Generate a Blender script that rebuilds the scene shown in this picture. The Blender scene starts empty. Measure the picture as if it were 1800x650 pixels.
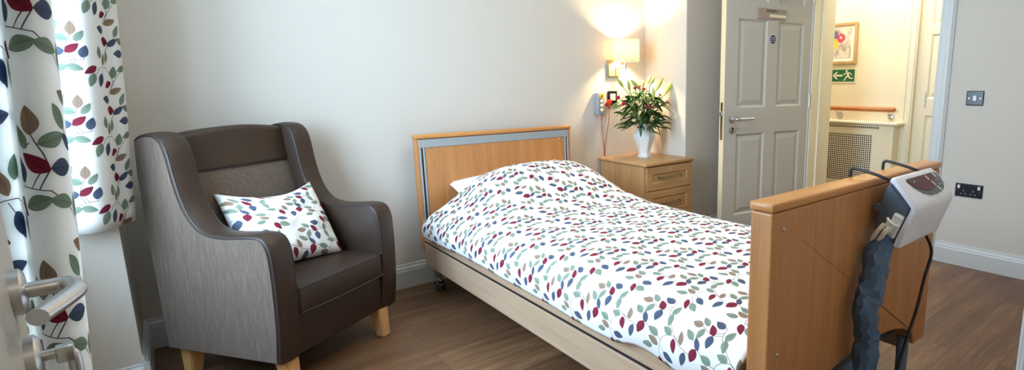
import bpy, bmesh, math, random
from mathutils import Vector, Matrix, noise, Euler
SC = bpy.context.scene
COL = SC.collection
R = math.radians
PI = math.pi

# ---------------------------------------------------------------- helpers
def root_matrix(o):
    while o.parent is not None:
        o = o.parent
    return o.matrix_basis.copy()

def set_props(o, label=None, cat=None, group=None, kind=None):
    if label: o['label'] = label
    if cat: o['category'] = cat
    if group: o['group'] = group
    if kind: o['kind'] = kind
    return o

def empty(name, loc, label, cat, rz=0.0, group=None):
    o = bpy.data.objects.new(name, None)
    o.empty_display_size = 0.1
    o.location = loc
    o.rotation_euler = (0, 0, rz)
    o.matrix_basis = Matrix.Translation(loc) @ Matrix.Rotation(rz, 4, 'Z')
    COL.objects.link(o)
    return set_props(o, label, cat, group)

def build(name, bm, m, parent=None, smooth=False, local=False, angle=40, loc=None):
    """link a bmesh as one object; geometry is given in world space unless local"""
    me = bpy.data.meshes.new(name)
    if parent is not None and not local:
        bm.transform(root_matrix(parent).inverted())
    o = bpy.data.objects.new(name, me)
    if parent is None and loc is not None:
        o.location = loc
        o.matrix_basis = Matrix.Translation(loc)
        bm.transform(Matrix.Translation(loc).inverted())
    bmesh.ops.recalc_face_normals(bm, faces=bm.faces) if not getattr(bm, 'keep', False) else None
    bm.to_mesh(me)
    bm.free()
    for mm in (m if isinstance(m, (list, tuple)) else [m]):
        me.materials.append(mm)
    if smooth:
        for p in me.polygons: p.use_smooth = True
        if angle < 180:
            try:
                me.set_sharp_from_angle(angle=R(angle))
            except Exception:
                pass
    COL.objects.link(o)
    if parent is not None:
        o.parent = parent
    return o

def B():
    return bmesh.new()

def box(bm, x0, x1, y0, y1, z0, z1, bev=0.0, seg=2, mi=0):
    vs = [bm.verts.new((x, y, z)) for x in (x0, x1) for y in (y0, y1) for z in (z0, z1)]
    q = [(0, 1, 3, 2), (4, 6, 7, 5), (0, 4, 5, 1), (2, 3, 7, 6), (0, 2, 6, 4), (1, 5, 7, 3)]
    fs = [bm.faces.new([vs[i] for i in f]) for f in q]
    for f in fs: f.material_index = mi
    if bev > 0:
        es = list({e for f in fs for e in f.edges})
        bmesh.ops.bevel(bm, geom=es, offset=bev, segments=seg, profile=0.5, affect='EDGES')
    return vs

def wbox(bm, M, *a, **k):
    """box placed by a matrix"""
    t = bmesh.new(); box(t, *a, **k); t.transform(M)
    merge(bm, t)

def merge(bm, t):
    me = bpy.data.meshes.new('tmp'); t.to_mesh(me); t.free()
    bm.from_mesh(me); bpy.data.meshes.remove(me)

def prism(bm, pts, a0, a1, axes='yzx', bev=0.0, seg=2):
    """extrude a 2D outline pts along the third axis from a0 to a1; axes names (first, second, along)"""
    def P(p, a):
        d = {axes[0]: p[0], axes[1]: p[1], axes[2]: a}
        return (d['x'], d['y'], d['z'])
    v0 = [bm.verts.new(P(p, a0)) for p in pts]
    v1 = [bm.verts.new(P(p, a1)) for p in pts]
    n = len(pts)
    c0 = bm.faces.new(v0); c1 = bm.faces.new(v1[::-1])
    for i in range(n):
        bm.faces.new([v0[i], v1[i], v1[(i + 1) % n], v0[(i + 1) % n]])
    if bev > 0:
        es = list(c0.edges) + list(c1.edges)
        bmesh.ops.bevel(bm, geom=es, offset=bev, segments=seg, profile=0.5, affect='EDGES')

def catmull(pts, sub=6, closed=False):
    P = [Vector(p) for p in pts]; out = []
    n = len(P)
    rng = range(n if closed else n - 1)
    for i in rng:
        p1 = P[i]; p2 = P[(i + 1) % n]
        p0 = P[i - 1] if (closed or i > 0) else p1 * 2 - p2
        p3 = P[(i + 2) % n] if (closed or i + 2 < n) else p2 * 2 - p1
        for k in range(sub):
            t = k / sub
            out.append(0.5 * ((2 * p1) + (p2 - p0) * t + (2 * p0 - 5 * p1 + 4 * p2 - p3) * t * t + (-p0 + 3 * p1 - 3 * p2 + p3) * t ** 3))
    if not closed: out.append(P[-1].copy())
    return out

def tube(bm, pts, r, n=10, caps=True, mi=0):
    """round tube along pts; r is a number or a list"""
    P = [Vector(p) for p in pts]; m = len(P)
    rs = r if isinstance(r, (list, tuple)) else [r] * m
    T = []
    for i in range(m):
        a = P[max(0, i - 1)]; b = P[min(m - 1, i + 1)]
        T.append((b - a).normalized())
    up = Vector((0, 0, 1)) if abs(T[0].z) < 0.9 else Vector((1, 0, 0))
    N = (up - T[0] * up.dot(T[0])).normalized()
    rings = []
    for i in range(m):
        N = (N - T[i] * N.dot(T[i])).normalized()
        Bn = T[i].cross(N)
        rings.append([bm.verts.new(P[i] + (N * math.cos(2 * PI * k / n) + Bn * math.sin(2 * PI * k / n)) * rs[i]) for k in range(n)])
    for i in range(m - 1):
        for k in range(n):
            f = bm.faces.new([rings[i][k], rings[i][(k + 1) % n], rings[i + 1][(k + 1) % n], rings[i + 1][k]])
            f.material_index = mi
    if caps:
        bm.faces.new(rings[0][::-1]).material_index = mi; bm.faces.new(rings[-1]).material_index = mi

def lathe(bm, prof, c=(0, 0, 0), n=24, axis='z', rot=0.0, sx=1.0, sy=1.0, cap=True):
    """revolve (radius, height) profile round an axis through c"""
    rings = []
    for (r, h) in prof:
        ring = []
        for k in range(n):
            a = 2 * PI * k / n + rot
            u, v = r * math.cos(a) * sx, r * math.sin(a) * sy
            p = {'z': (u, v, h), 'y': (u, h, v), 'x': (h, u, v)}[axis]
            ring.append(bm.verts.new((c[0] + p[0], c[1] + p[1], c[2] + p[2])))
        rings.append(ring)
    for i in range(len(rings) - 1):
        for k in range(n):
            bm.faces.new([rings[i][k], rings[i][(k + 1) % n], rings[i + 1][(k + 1) % n], rings[i + 1][k]])
    if cap:
        bm.faces.new(rings[0]); bm.faces.new(rings[-1])

def grid_surface(bm, f, us, vs, uvf=None):
    """quad grid of points f(i,j) for i in us, j in vs; uvf(i,j) gives the cloth coordinates"""
    V = [[bm.verts.new(f(u, v)) for v in vs] for u in us]
    uvl = bm.loops.layers.uv.verify() if uvf else None
    for i in range(len(us) - 1):
        for j in range(len(vs) - 1):
            q = [(i, j), (i + 1, j), (i + 1, j + 1), (i, j + 1)]
            fc = bm.faces.new([V[a][b] for a, b in q])
            if uvl:
                for lp, (a, b) in zip(fc.loops, q):
                    lp[uvl].uv = uvf(us[a], vs[b])
    return V

def text(name, s, size, m, parent, M, extrude=0.0004, align='CENTER'):
    c = bpy.data.curves.new(name, 'FONT')
    c.body = s; c.size = size; c.extrude = extrude; c.align_x = align; c.align_y = 'CENTER'
    c.materials.append(m)
    o = bpy.data.objects.new(name, c); COL.objects.link(o)
    o.parent = parent
    o.matrix_basis = root_matrix(parent).inverted() @ M
    return o

def solidify(o, t, off=-1.0):
    md = o.modifiers.new('thickness', 'SOLIDIFY'); md.thickness = t; md.offset = off
    return o

def smoothstep(a, b, x):
    t = max(0.0, min(1.0, (x - a) / (b - a))); return t * t * (3 - 2 * t)

def tri_ngons(bm):
    bm.normal_update()
    bmesh.ops.triangulate(bm, faces=[f for f in bm.faces if len(f.verts) > 4], ngon_method='EAR_CLIP')

def lerp(a, b, t): return a + (b - a) * t

# ---------------------------------------------------------------- materials
def srgb(r, g, b):
    def f(c):
        c /= 255.0
        return c / 12.92 if c <= 0.04045 else ((c + 0.055) / 1.055) ** 2.4
    return (f(r), f(g), f(b), 1.0)

class NT:
    def __init__(s, name):
        s.m = bpy.data.materials.new(name); s.m.use_nodes = True
        s.t = s.m.node_tree; s.N = s.t.nodes; s.L = s.t.links
        s.b = s.N['Principled BSDF']
    def n(s, typ, **k):
        o = s.N.new(typ)
        for a, v in k.items(): setattr(o, a, v)
        return o
    def l(s, a, b): s.L.new(a, b)
    def put(s, sock, v):
        if isinstance(v, bpy.types.NodeSocket): s.L.new(v, sock)
        else: sock.default_value = v
    def math(s, op, a, b=0.0, c=None):
        o = s.n('ShaderNodeMath', operation=op)
        s.put(o.inputs[0], a); s.put(o.inputs[1], b)
        if c is not None: s.put(o.inputs[2], c)
        return o.outputs[0]
    def mix(s, f, a, b):
        o = s.n('ShaderNodeMix', data_type='RGBA')
        s.put(o.inputs[0], f); s.put(o.inputs[6], a); s.put(o.inputs[7], b)
        return o.outputs[2]
    def noise(s, vec, scale, detail=3.0, rough=0.5):
        o = s.n('ShaderNodeTexNoise')
        s.l(vec, o.inputs['Vector']); o.inputs['Scale'].default_value = scale
        o.inputs['Detail'].default_value = detail; o.inputs['Roughness'].default_value = rough
        return o.outputs[0]
    def mapping(s, vec, scale=(1, 1, 1), loc=(0, 0, 0), rot=(0, 0, 0)):
        o = s.n('ShaderNodeMapping'); s.l(vec, o.inputs[0])
        o.inputs['Location'].default_value = loc; o.inputs['Rotation'].default_value = rot; o.inputs['Scale'].default_value = scale
        return o.outputs[0]
    def coord(s, which='Object'):
        return s.n('ShaderNodeTexCoord').outputs[which]
    def ramp(s, f, stops):
        o = s.n('ShaderNodeValToRGB'); s.l(f, o.inputs[0])
        e = o.color_ramp.elements
        while len(e) < len(stops): e.new(0.5)
        for x, (p, c) in zip(e, stops): x.position = p; x.color = c
        return o.outputs[0]
    def bump(s, h, strength=0.2, dist=0.002):
        o = s.n('ShaderNodeBump'); s.l(h, o.inputs['Height'])
        o.inputs['Strength'].default_value = strength; o.inputs['Distance'].default_value = dist
        s.l(o.outputs[0], s.b.inputs['Normal'])
    def base(s, c): s.put(s.b.inputs['Base Color'], c)
    def rough(s, v): s.put(s.b.inputs['Roughness'], v)

def plain(name, c, rough=0.5, metal=0.0, var=0.04, scale=12.0, bump=0.0, spec=0.5, bscale=None, bdist=0.001):
    k = NT(name); co = k.coord()
    nz = k.noise(co, scale)
    d = tuple(x * (1 - var) for x in c[:3]) + (1,); e = tuple(min(1, x * (1 + var)) for x in c[:3]) + (1,)
    k.base(k.mix(nz, d, e)); k.rough(rough)
    k.b.inputs['Metallic'].default_value = metal
    k.b.inputs['Specular IOR Level'].default_value = spec
    if bump: k.bump(k.noise(co, bscale or scale * 12, 2.0), bump, bdist)
    return k.m

def wood(name, dark, light, grain='z', rough=0.4, scale=1.0, contrast=1.0):
    k = NT(name); co = k.coord()
    s = {'x': (1.2, 26, 26), 'y': (26, 1.2, 26), 'z': (26, 26, 1.2)}[grain]
    f = {'x': (10, 260, 260), 'y': (260, 10, 260), 'z': (260, 260, 10)}[grain]
    a = k.noise(k.mapping(co, tuple(v * scale for v in s)), 1.0, 4.0, 0.6)
    b = k.noise(k.mapping(co, tuple(v * scale for v in f)), 1.0, 2.0, 0.5)
    m = k.math('ADD', k.math('MULTIPLY', a, 0.7), k.math('MULTIPLY', b, 0.3))
    h = 0.16 * contrast
    k.base(k.ramp(m, [(0.5 - h - .06, dark), (0.5 + h, light)]))
    k.rough(rough)
    k.bump(b, 0.05, 0.0006)
    return k.m

MAT = {}
def M_(n): return MAT[n]

MAT['wall'] = plain('wall_paint', srgb(212, 206, 196), 0.85, var=0.015, scale=3, bump=0.12, bscale=140, bdist=0.0008)
MAT['hall_wall'] = plain('corridor_paint', srgb(238, 228, 198), 0.8, var=0.012, scale=3, bump=0.1, bscale=140, bdist=0.0008)
MAT['ceiling'] = plain('ceiling_paint', srgb(240, 238, 232), 0.9, var=0.01)
MAT['gloss'] = plain('white_gloss_paint', srgb(212, 214, 214), 0.35, var=0.01, scale=4)
MAT['cream_gloss'] = plain('cream_gloss_paint', srgb(240, 232, 206), 0.35, var=0.01, scale=4)
MAT['door'] = plain('door_paint', srgb(194, 191, 182), 0.42, var=0.015, scale=5, bump=0.05, bscale=60)
MAT['door_edge'] = plain('door_edge_lacquer', srgb(228, 214, 178), 0.45, var=0.03)
MAT['beech'] = wood('beech_veneer', srgb(178, 114, 62), srgb(206, 145, 90), 'z', 0.38)
MAT['beech_x'] = wood('beech_veneer_crosswise', srgb(190, 124, 64), srgb(214, 152, 88), 'x', 0.32)
MAT['beech_y_daylit'] = wood('beech_veneer_lengthwise_daylit', srgb(180, 148, 118), srgb(206, 176, 148), 'y', 0.38)  # paler and greyer than the other beech: blue daylight put into the colour
MAT['oak'] = wood('oak_veneer', srgb(170, 128, 82), srgb(205, 166, 116), 'z', 0.42)
MAT['oak_x'] = wood('oak_veneer_crosswise', srgb(176, 132, 84), srgb(206, 164, 112), 'x', 0.4)
MAT['rail_wood'] = wood('varnished_rail_wood', srgb(150, 82, 30), srgb(196, 122, 52), 'y', 0.25)
MAT['leg_wood'] = wood('pale_beech_leg', srgb(200, 150, 96), srgb(224, 178, 120), 'z', 0.35)
MAT['lampwood'] = wood('lamp_oak', srgb(176, 140, 92), srgb(206, 170, 118), 'z', 0.4)
MAT['chrome'] = plain('polished_chrome', (0.72, 0.73, 0.75, 1), 0.16, 1.0, 0.02)
MAT['steel'] = plain('satin_steel', (0.60, 0.61, 0.63, 1), 0.33, 1.0, 0.05, 30)
MAT['brass'] = plain('brushed_bronze_handle', srgb(176, 160, 132), 0.3, 1.0, 0.06, 40)
MAT['grey_metal'] = plain('grey_painted_metal', srgb(150, 158, 164), 0.4, 0.2, 0.03)
MAT['slot_metal'] = plain('slot_rail_metal', srgb(176, 184, 188), 0.35, 0.4, 0.03)
MAT['dark_metal'] = plain('dark_steel_frame', srgb(70, 78, 86), 0.5, 0.2, 0.05)
MAT['black'] = plain('black_plastic', srgb(26, 27, 32), 0.4, 0.0, 0.05)
MAT['black_gloss'] = plain('black_switch_plate', srgb(24, 27, 36), 0.25, 0.0, 0.05)
MAT['white_plastic'] = plain('white_plastic', srgb(232, 232, 228), 0.35, 0.0, 0.01)
MAT['pump_white'] = plain('pump_white_plastic', srgb(238, 238, 246), 0.3, 0.0, 0.01)
MAT['pump_grey'] = plain('pump_slate_plastic', srgb(84, 100, 116), 0.5, 0.0, 0.03, bump=0.05, bscale=300)
MAT['leather'] = plain('brown_leatherette', srgb(58, 43, 34), 0.44, 0.0, 0.10, 9, spec=0.36, bump=0.22, bscale=420, bdist=0.0006)
MAT['piping'] = plain('dark_leather_piping', srgb(52, 46, 44), 0.4, 0.0, 0.06)
MAT['sheet'] = plain('white_cotton', srgb(236, 238, 244), 0.9, 0.0, 0.02, 6, bump=0.15, bscale=30, bdist=0.003)
MAT['ceramic'] = plain('white_ceramic', srgb(232, 234, 236), 0.12, 0.0, 0.01)
MAT['leaf'] = plain('dark_green_leaf', srgb(44, 86, 38), 0.42, 0.0, 0.35, 30)
MAT['leaf2'] = plain('mid_green_leaf', srgb(72, 116, 52), 0.45, 0.0, 0.3, 30)
MAT['stem'] = plain('green_stem', srgb(90, 128, 62), 0.5, 0.0, 0.2, 30)
MAT['bud'] = plain('lily_bud_green', srgb(176, 190, 96), 0.45, 0.0, 0.22, 45)
MAT['pink'] = plain('carnation_pink', srgb(206, 40, 84), 0.6, 0.0, 0.25, 60)
MAT['red_plastic'] = plain('red_plastic', srgb(206, 52, 34), 0.4, 0.0, 0.03)
MAT['red_cable'] = plain('red_cable', srgb(150, 34, 40), 0.45, 0.0, 0.03)
MAT['handset'] = plain('handset_grey_plastic', srgb(158, 162, 168), 0.45, 0.0, 0.02)
MAT['yellow'] = plain('yellow_button', srgb(236, 178, 24), 0.4, 0.0, 0.05)
MAT['sign_green'] = plain('sign_green', srgb(20, 104, 66), 0.4, 0.0, 0.03)
MAT['sign_cream'] = plain('sign_cream', srgb(238, 234, 200), 0.5, 0.0, 0.02)
MAT['sign_blue'] = plain('sign_blue', srgb(28, 42, 104), 0.4, 0.0, 0.04)
MAT['plate_mauve'] = plain('name_plate_metal', srgb(166, 152, 148), 0.35, 0.3, 0.04)
MAT['ink'] = plain('black_ink', srgb(20, 18, 18), 0.6, 0.0, 0.02)
MAT['white_ink'] = plain('white_print', srgb(225, 228, 235), 0.6, 0.0, 0.02)
MAT['mat_board'] = plain('picture_mat_board', srgb(244, 240, 228), 0.85, 0.0, 0.01)
MAT['sleeve'] = plain('navy_nylon_sleeve', srgb(72, 98, 128), 0.36, 0.0, 0.12, 14)
MAT['display_red'] = plain('display_maroon', srgb(92, 24, 36), 0.18, 0.0, 0.08)
MAT['display_grey'] = plain('display_grey', srgb(92, 100, 100), 0.25, 0.0, 0.05)
MAT['cream_tube'] = plain('cream_air_tube', srgb(232, 227, 210), 0.4, 0.0, 0.03)
MAT['bluegrey'] = plain('blue_grey_plastic', srgb(112, 134, 158), 0.45, 0.0, 0.03)
MAT['rubber'] = plain('grey_rubber', srgb(66, 68, 72), 0.6, 0.0, 0.05)

def tweed():
    k = NT('brown_tweed_fabric'); co = k.coord()
    a = k.noise(k.mapping(co, (330, 330, 16)), 1.0, 3.0, 0.65)
    b = k.noise(k.mapping(co, (260, 260, 700)), 1.0, 2.0, 0.6)
    c = k.noise(co, 14.0, 3.0)
    m = k.math('ADD', k.math('MULTIPLY', a, 0.6), k.math('MULTIPLY', b, 0.4))
    col = k.ramp(m, [(0.30, srgb(62, 47, 37)), (0.52, srgb(92, 75, 61)), (0.74, srgb(138, 121, 105))])
    k.base(k.mix(k.math('MULTIPLY', c, 0.25), col, srgb(90, 78, 70)))
    k.rough(0.8); k.bump(m, 0.5, 0.0012)
    k.b.inputs['Sheen Weight'].default_value = 0.25
    return k.m
MAT['tweed'] = tweed()

def floor_mat():
    k = NT('wood_plank_vinyl'); co = k.coord()
    br = k.n('ShaderNodeTexBrick'); k.l(k.mapping(co, (1, 1, 1)), br.inputs['Vector'])
    br.offset = 0.37; br.inputs['Scale'].default_value = 1.0
    br.inputs['Brick Width'].default_value = 1.22; br.inputs['Row Height'].default_value = 0.18
    br.inputs['Mortar Size'].default_value = 0.0012; br.inputs['Mortar Smooth'].default_value = 0.1; br.inputs['Bias'].default_value = 0.0
    br.inputs['Color1'].default_value = (0, 0, 0, 1); br.inputs['Color2'].default_value = (1, 1, 1, 1); br.inputs['Mortar'].default_value = (0.5, 0.5, 0.5, 1)
    v = k.n('ShaderNodeVectorMath', operation='ADD')
    k.l(co, v.inputs[0])
    cmb = k.n('ShaderNodeCombineXYZ'); k.l(k.math('MULTIPLY', br.outputs['Color'], 7.0), cmb.inputs[0]); k.l(k.math('MULTIPLY', br.outputs['Color'], 3.0), cmb.inputs[2])
    k.l(cmb.outputs[0], v.inputs[1])
    a = k.noise(k.mapping(v.outputs[0], (1.6, 15, 8)), 1.0, 5.0, 0.62)
    b = k.noise(k.mapping(v.outputs[0], (7, 110, 10)), 1.0, 3.0, 0.6)
    m = k.math('ADD', k.math('MULTIPLY', a, 0.65), k.math('MULTIPLY', b, 0.35))
    col = k.ramp(m, [(0.33, srgb(82, 56, 40)), (0.5, srgb(120, 86, 59)), (0.68, srgb(158, 121, 86))])
    tone = k.mix(k.math('MULTIPLY', br.outputs['Color'], 0.65), col, srgb(98, 68, 46))
    k.base(k.mix(k.math('MULTIPLY', br.outputs['Fac'], 0.7), tone, srgb(54, 40, 32)))
    k.rough(0.42); k.bump(b, 0.08, 0.0008)
    return k.m
MAT['floor'] = floor_mat()

def glass():
    k = NT('window_glass')
    tr = k.n('ShaderNodeBsdfTransparent'); gl = k.n('ShaderNodeBsdfGlossy'); gl.inputs['Roughness'].default_value = 0.02
    mx = k.n('ShaderNodeMixShader'); mx.inputs[0].default_value = 0.07; k.l(tr.outputs[0], mx.inputs[1]); k.l(gl.outputs[0], mx.inputs[2])
    k.l(mx.outputs[0], k.N['Material Output'].inputs[0])
    return k.m
MAT['glass'] = glass()

def shade_mat():
    k = NT('lit_fabric_shade')
    k.base(k.mix(k.noise(k.coord(), 200.0), srgb(250, 242, 222), srgb(255, 248, 232))); k.rough(0.9)
    tl = k.n('ShaderNodeBsdfTranslucent'); tl.inputs[0].default_value = srgb(255, 240, 205)
    mx = k.n('ShaderNodeMixShader'); mx.inputs[0].default_value = 0.55
    k.l(k.b.outputs[0], mx.inputs[1]); k.l(tl.outputs[0], mx.inputs[2])
    k.l(mx.outputs[0], k.N['Material Output'].inputs[0])
    return k.m
MAT['shade'] = shade_mat()

def perforated():
    k = NT('perforated_grille_sheet')
    ck = k.n('ShaderNodeTexChecker'); k.l(k.mapping(k.coord(), (1, 1, 1), rot=(R(45), 0, 0)), ck.inputs[0])
    ck.inputs['Scale'].default_value = 78.0
    ck.inputs['Color1'].default_value = srgb(238, 230, 206); ck.inputs['Color2'].default_value = srgb(46, 40, 34)
    k.base(ck.outputs[0]); k.rough(0.5)
    return k.m
MAT['grille'] = perforated()

def art():
    k = NT('loose_watercolour_flowers'); co = k.coord()
    w = k.n('ShaderNodeVectorMath', operation='ADD'); k.l(co, w.inputs[0])
    nz = k.n('ShaderNodeTexNoise'); k.l(co, nz.inputs['Vector']); nz.inputs['Scale'].default_value = 18.0; nz.inputs['Detail'].default_value = 4
    sc = k.n('ShaderNodeVectorMath', operation='SCALE'); k.l(nz.outputs['Color'], sc.inputs[0]); sc.inputs['Scale'].default_value = 0.045
    k.l(sc.outputs[0], w.inputs[1])
    col = k.ramp(k.noise(k.mapping(co, (1, 1, 0.6)), 22.0, 5.0, 0.65), [(0.35, srgb(150, 140, 120)), (0.52, srgb(214, 206, 190)), (0.7, srgb(240, 236, 224))])
    for (y, z, r, c) in [(0.012, 0.075, 0.045, srgb(92, 88, 150)), (-0.055, 0.05, 0.05, srgb(196, 44, 78)), (0.008, 0.0, 0.05, srgb(236, 190, 40)), (-0.05, 0.055, 0.016, srgb(244, 214, 214)), (0.02, -0.02, 0.02, srgb(248, 232, 180))]:
        d = k.n('ShaderNodeVectorMath', operation='DISTANCE'); k.l(w.outputs[0], d.inputs[0]); d.inputs[1].default_value = (0.0225, y + 0.0225, z + 0.0225)
        sp = k.n('ShaderNodeMapRange'); k.l(d.outputs['Value'], sp.inputs[0]); sp.inputs[1].default_value = r; sp.inputs[2].default_value = r * 0.75
        sp.inputs[3].default_value = 0; sp.inputs[4].default_value = 0.92
        col = k.mix(sp.outputs[0], col, c)
    k.base(col); k.rough(0.9)
    return k.m
MAT['art'] = art()

# printed leaf pattern, one 270 x 260 mm repeat -------------------------------------------------
TW, TH = 270.0, 260.0
BUR, BLU, SAG, TAU = srgb(134, 40, 62), srgb(84, 96, 120), srgb(136, 154, 136), srgb(156, 132, 112)
LEAVES = [(57, 65, -.2, -1, 44, 25, BLU), (101, 93, -.25, -1, 42, 31, BUR), (0, 92, .4, -1, 44, 22, BUR), (146, 41, -1, -.15, 40, 21, SAG),
          (251, -2, 1, -.45, 46, 24, SAG), (214, -4, .6, -1, 44, 21, BUR), (252, 39, 1, -.35, 46, 24, BLU), (172, 68, -1, .35, 42, 21, TAU),
          (162, 99, -1, .3, 44, 22, SAG), (24, 132, -.45, 1, 44, 20, TAU), (-49, 128, -1, .15, 40, 22, SAG), (103, 136, -.8, 1, 44, 18, BLU),
          (57, 158, -1, .6, 46, 21, SAG), (95, 174, -.3, -1, 40, 22, SAG), (146, 160, .05, -1, 42, 26, BLU), (61, 207, -1, .05, 42, 23, TAU),
          (134, 206, -.7, .8, 42, 22, BUR), (207, 166, .35, -1, 42, 21, SAG), (205, 210, .35, 1, 40, 22, SAG), (89, 228, -.9, .6, 40, 19, SAG),
          (146, 238, -.9, .3, 40, 24, BLU)]
STEMS = [[(214, 20), (203, 43), (203, 70), (207, 96), (222, 112), (259, 126), (300, 104), (352, 90), (366, 100)],
         [(232, 48), (208, 62)], [(238, 8), (214, 32)], [(206, 84), (165, 92), (113, 118), (76, 150)],
         [(263, 124), (225, 150), (205, 172), (184, 188), (178, 215), (176, 236), (176, 236)],
         [(180, 200), (146, 186), (118, 192), (84, 205)], [(146, 186), (146, 178)], [(178, 212), (150, 196)], [(176, 236), (160, 240)], [(100, 208), (110, 222)],
         [(20, 115), (-10, 126)], [(110, 118), (108, 128)]]

def leaf_groups():
    def new(name):
        g = bpy.data.node_groups.new(name, 'ShaderNodeTree')
        g.interface.new_socket('Vector', in_out='INPUT', socket_type='NodeSocketVector')
        g.interface.new_socket('Mask', in_out='OUTPUT', socket_type='NodeSocketFloat')
        return g, g.nodes.new('NodeGroupInput'), g.nodes.new('NodeGroupOutput')
    def mk(g):
        def m(op, a, b=0.0):
            o = g.nodes.new('ShaderNodeMath'); o.operation = op
            for i, v in enumerate((a, b)):
                if isinstance(v, bpy.types.NodeSocket): g.links.new(v, o.inputs[i])
                else: o.inputs[i].default_value = v
            return o.outputs[0]
        return m
    g, gi, go = new('leaf_outline'); m = mk(g)
    g.interface.new_socket('Tone', in_out='OUTPUT', socket_type='NodeSocketFloat')
    sx = g.nodes.new('ShaderNodeSeparateXYZ'); g.links.new(gi.outputs[0], sx.inputs[0])
    x, y = sx.outputs[0], sx.outputs[1]
    # width: fuller near the stalk, drawn to a point at the tip
    one = m('MAXIMUM', m('SUBTRACT', 1.0, m('MULTIPLY', x, x)), 0.0)
    w = m('MULTIPLY', m('POWER', one, 0.8), m('SUBTRACT', 1.0, m('MULTIPLY', x, 0.28)))
    d = m('SUBTRACT', w, m('ABSOLUTE', y))
    g.links.new(m('GREATER_THAN', d, 0.0), go.inputs[0])
    edge = m('LESS_THAN', d, 0.1)                                   # printed outline
    rib = m('LESS_THAN', m('ABSOLUTE', y), 0.07)                    # printed midrib
    half = m('GREATER_THAN', y, 0.0)
    vein = m('LESS_THAN', m('FRACT', m('MULTIPLY', m('SUBTRACT', x, m('ABSOLUTE', m('MULTIPLY', y, 0.6))), 4.0)), 0.14)
    tone = m('ADD', m('ADD', m('MULTIPLY', edge, 0.45), m('MULTIPLY', rib, 0.4)), m('ADD', m('MULTIPLY', half, 0.16), m('MULTIPLY', vein, 0.12)))
    g.links.new(m('MINIMUM', tone, 0.6), go.inputs[1])
    s, gi, go = new('stem_stroke'); m = mk(s)
    sx = s.nodes.new('ShaderNodeSeparateXYZ'); s.links.new(gi.outputs[0], sx.inputs[0])
    s.links.new(m('MULTIPLY', m('LESS_THAN', m('ABSOLUTE', sx.outputs[0]), 1.0), m('LESS_THAN', m('ABSOLUTE', sx.outputs[1]), 1.0)), go.inputs[0])
    return g, s
LEAF_G, STEM_G = leaf_groups()

def leaf_fabric(name, ground, swap=False, translucent=0.0, scale=1.0, off=(0, 0)):
    k = NT(name)
    uv = k.n('ShaderNodeUVMap').outputs[0]
    p = k.mapping(uv, (1000 / scale, 1000 / scale, 1), rot=(0, 0, R(90) if swap else 0), loc=(off[0], off[1], 0))
    def place(cx, cy):
        a = k.n('ShaderNodeVectorMath', operation='SUBTRACT'); k.l(p, a.inputs[0]); a.inputs[1].default_value = (cx, cy, 0)
        w = k.n('ShaderNodeVectorMath', operation='WRAP'); k.l(a.outputs[0], w.inputs[0])
        w.inputs[1].default_value = (TW / 2, TH / 2, 1); w.inputs[2].default_value = (-TW / 2, -TH / 2, -1)
        return w.outputs[0]
    def unit(v, ang, sx, sy):
        o = k.n('ShaderNodeMapping', vector_type='TEXTURE'); k.l(v, o.inputs[0])
        o.inputs['Rotation'].default_value = (0, 0, ang); o.inputs['Scale'].default_value = (sx, sy, 1)
        return o.outputs[0]
    col = ground
    for line in STEMS:
        for (a, b) in zip(line, line[1:]):
            L = math.hypot(b[0] - a[0], b[1] - a[1])
            g = k.n('ShaderNodeGroup'); g.node_tree = STEM_G
            k.l(unit(place((a[0] + b[0]) / 2, (a[1] + b[1]) / 2), math.atan2(b[1] - a[1], b[0] - a[0]), L / 2 + .4, 0.95), g.inputs[0])
            col = k.mix(g.outputs[0], col, srgb(96, 84, 90))
    for (x, y, dx, dy, L, W, c) in LEAVES:
        g = k.n('ShaderNodeGroup'); g.node_tree = LEAF_G
        k.l(unit(place(x, y), math.atan2(dy, dx), L * .60, W * .61), g.inputs[0])
        lc = k.mix(g.outputs[1], c, tuple(v * 0.42 for v in c[:3]) + (1,))
        col = k.mix(g.outputs[0], col, lc)
    k.base(col); k.rough(0.85)
    k.b.inputs['Specular IOR Level'].default_value = 0.2
    nz = k.noise(k.mapping(uv, (1, 1, 1)), 9.0, 3.0)
    k.bump(nz, 0.25, 0.006)
    if translucent > 0:
        tl = k.n('ShaderNodeBsdfTranslucent'); k.put(tl.inputs[0], col)
        mx = k.n('ShaderNodeMixShader'); mx.inputs[0].default_value = translucent
        k.l(k.b.outputs[0], mx.inputs[1]); k.l(tl.outputs[0], mx.inputs[2])
        k.l(mx.outputs[0], k.N['Material Output'].inputs[0])
    return k.m
MAT['duvet'] = leaf_fabric('leaf_print_duvet_cotton', srgb(244, 241, 240), scale=0.77)
MAT['cushion'] = leaf_fabric('leaf_print_cushion_cotton', srgb(240, 238, 236), scale=0.74, off=(40, 60))
MAT['curtain'] = leaf_fabric('leaf_print_curtain_cotton', srgb(240, 238, 234), swap=True, translucent=0.42, scale=0.84)
# ================================================================ the room
XR, XH = 3.666, 4.70           # room's right wall, corridor's far wall
CEIL = 2.42
def struct(name, bm, m, **k):
    o = build(name, bm, m, **k); o['kind'] = 'structure'; return o

bm = B(); box(bm, -0.9, 5.0, -4.6, 1.0, -0.06, 0.0); struct('floor', bm, MAT['floor'])
bm = B(); box(bm, -0.9, 5.0, -4.6, 1.0, CEIL, CEIL + 0.08); struct('ceiling', bm, MAT['ceiling'])
bm = B(); box(bm, -0.147, 2.80, 0.0, 0.12, 0, CEIL); struct('wall_back', bm, MAT['wall'])
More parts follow.
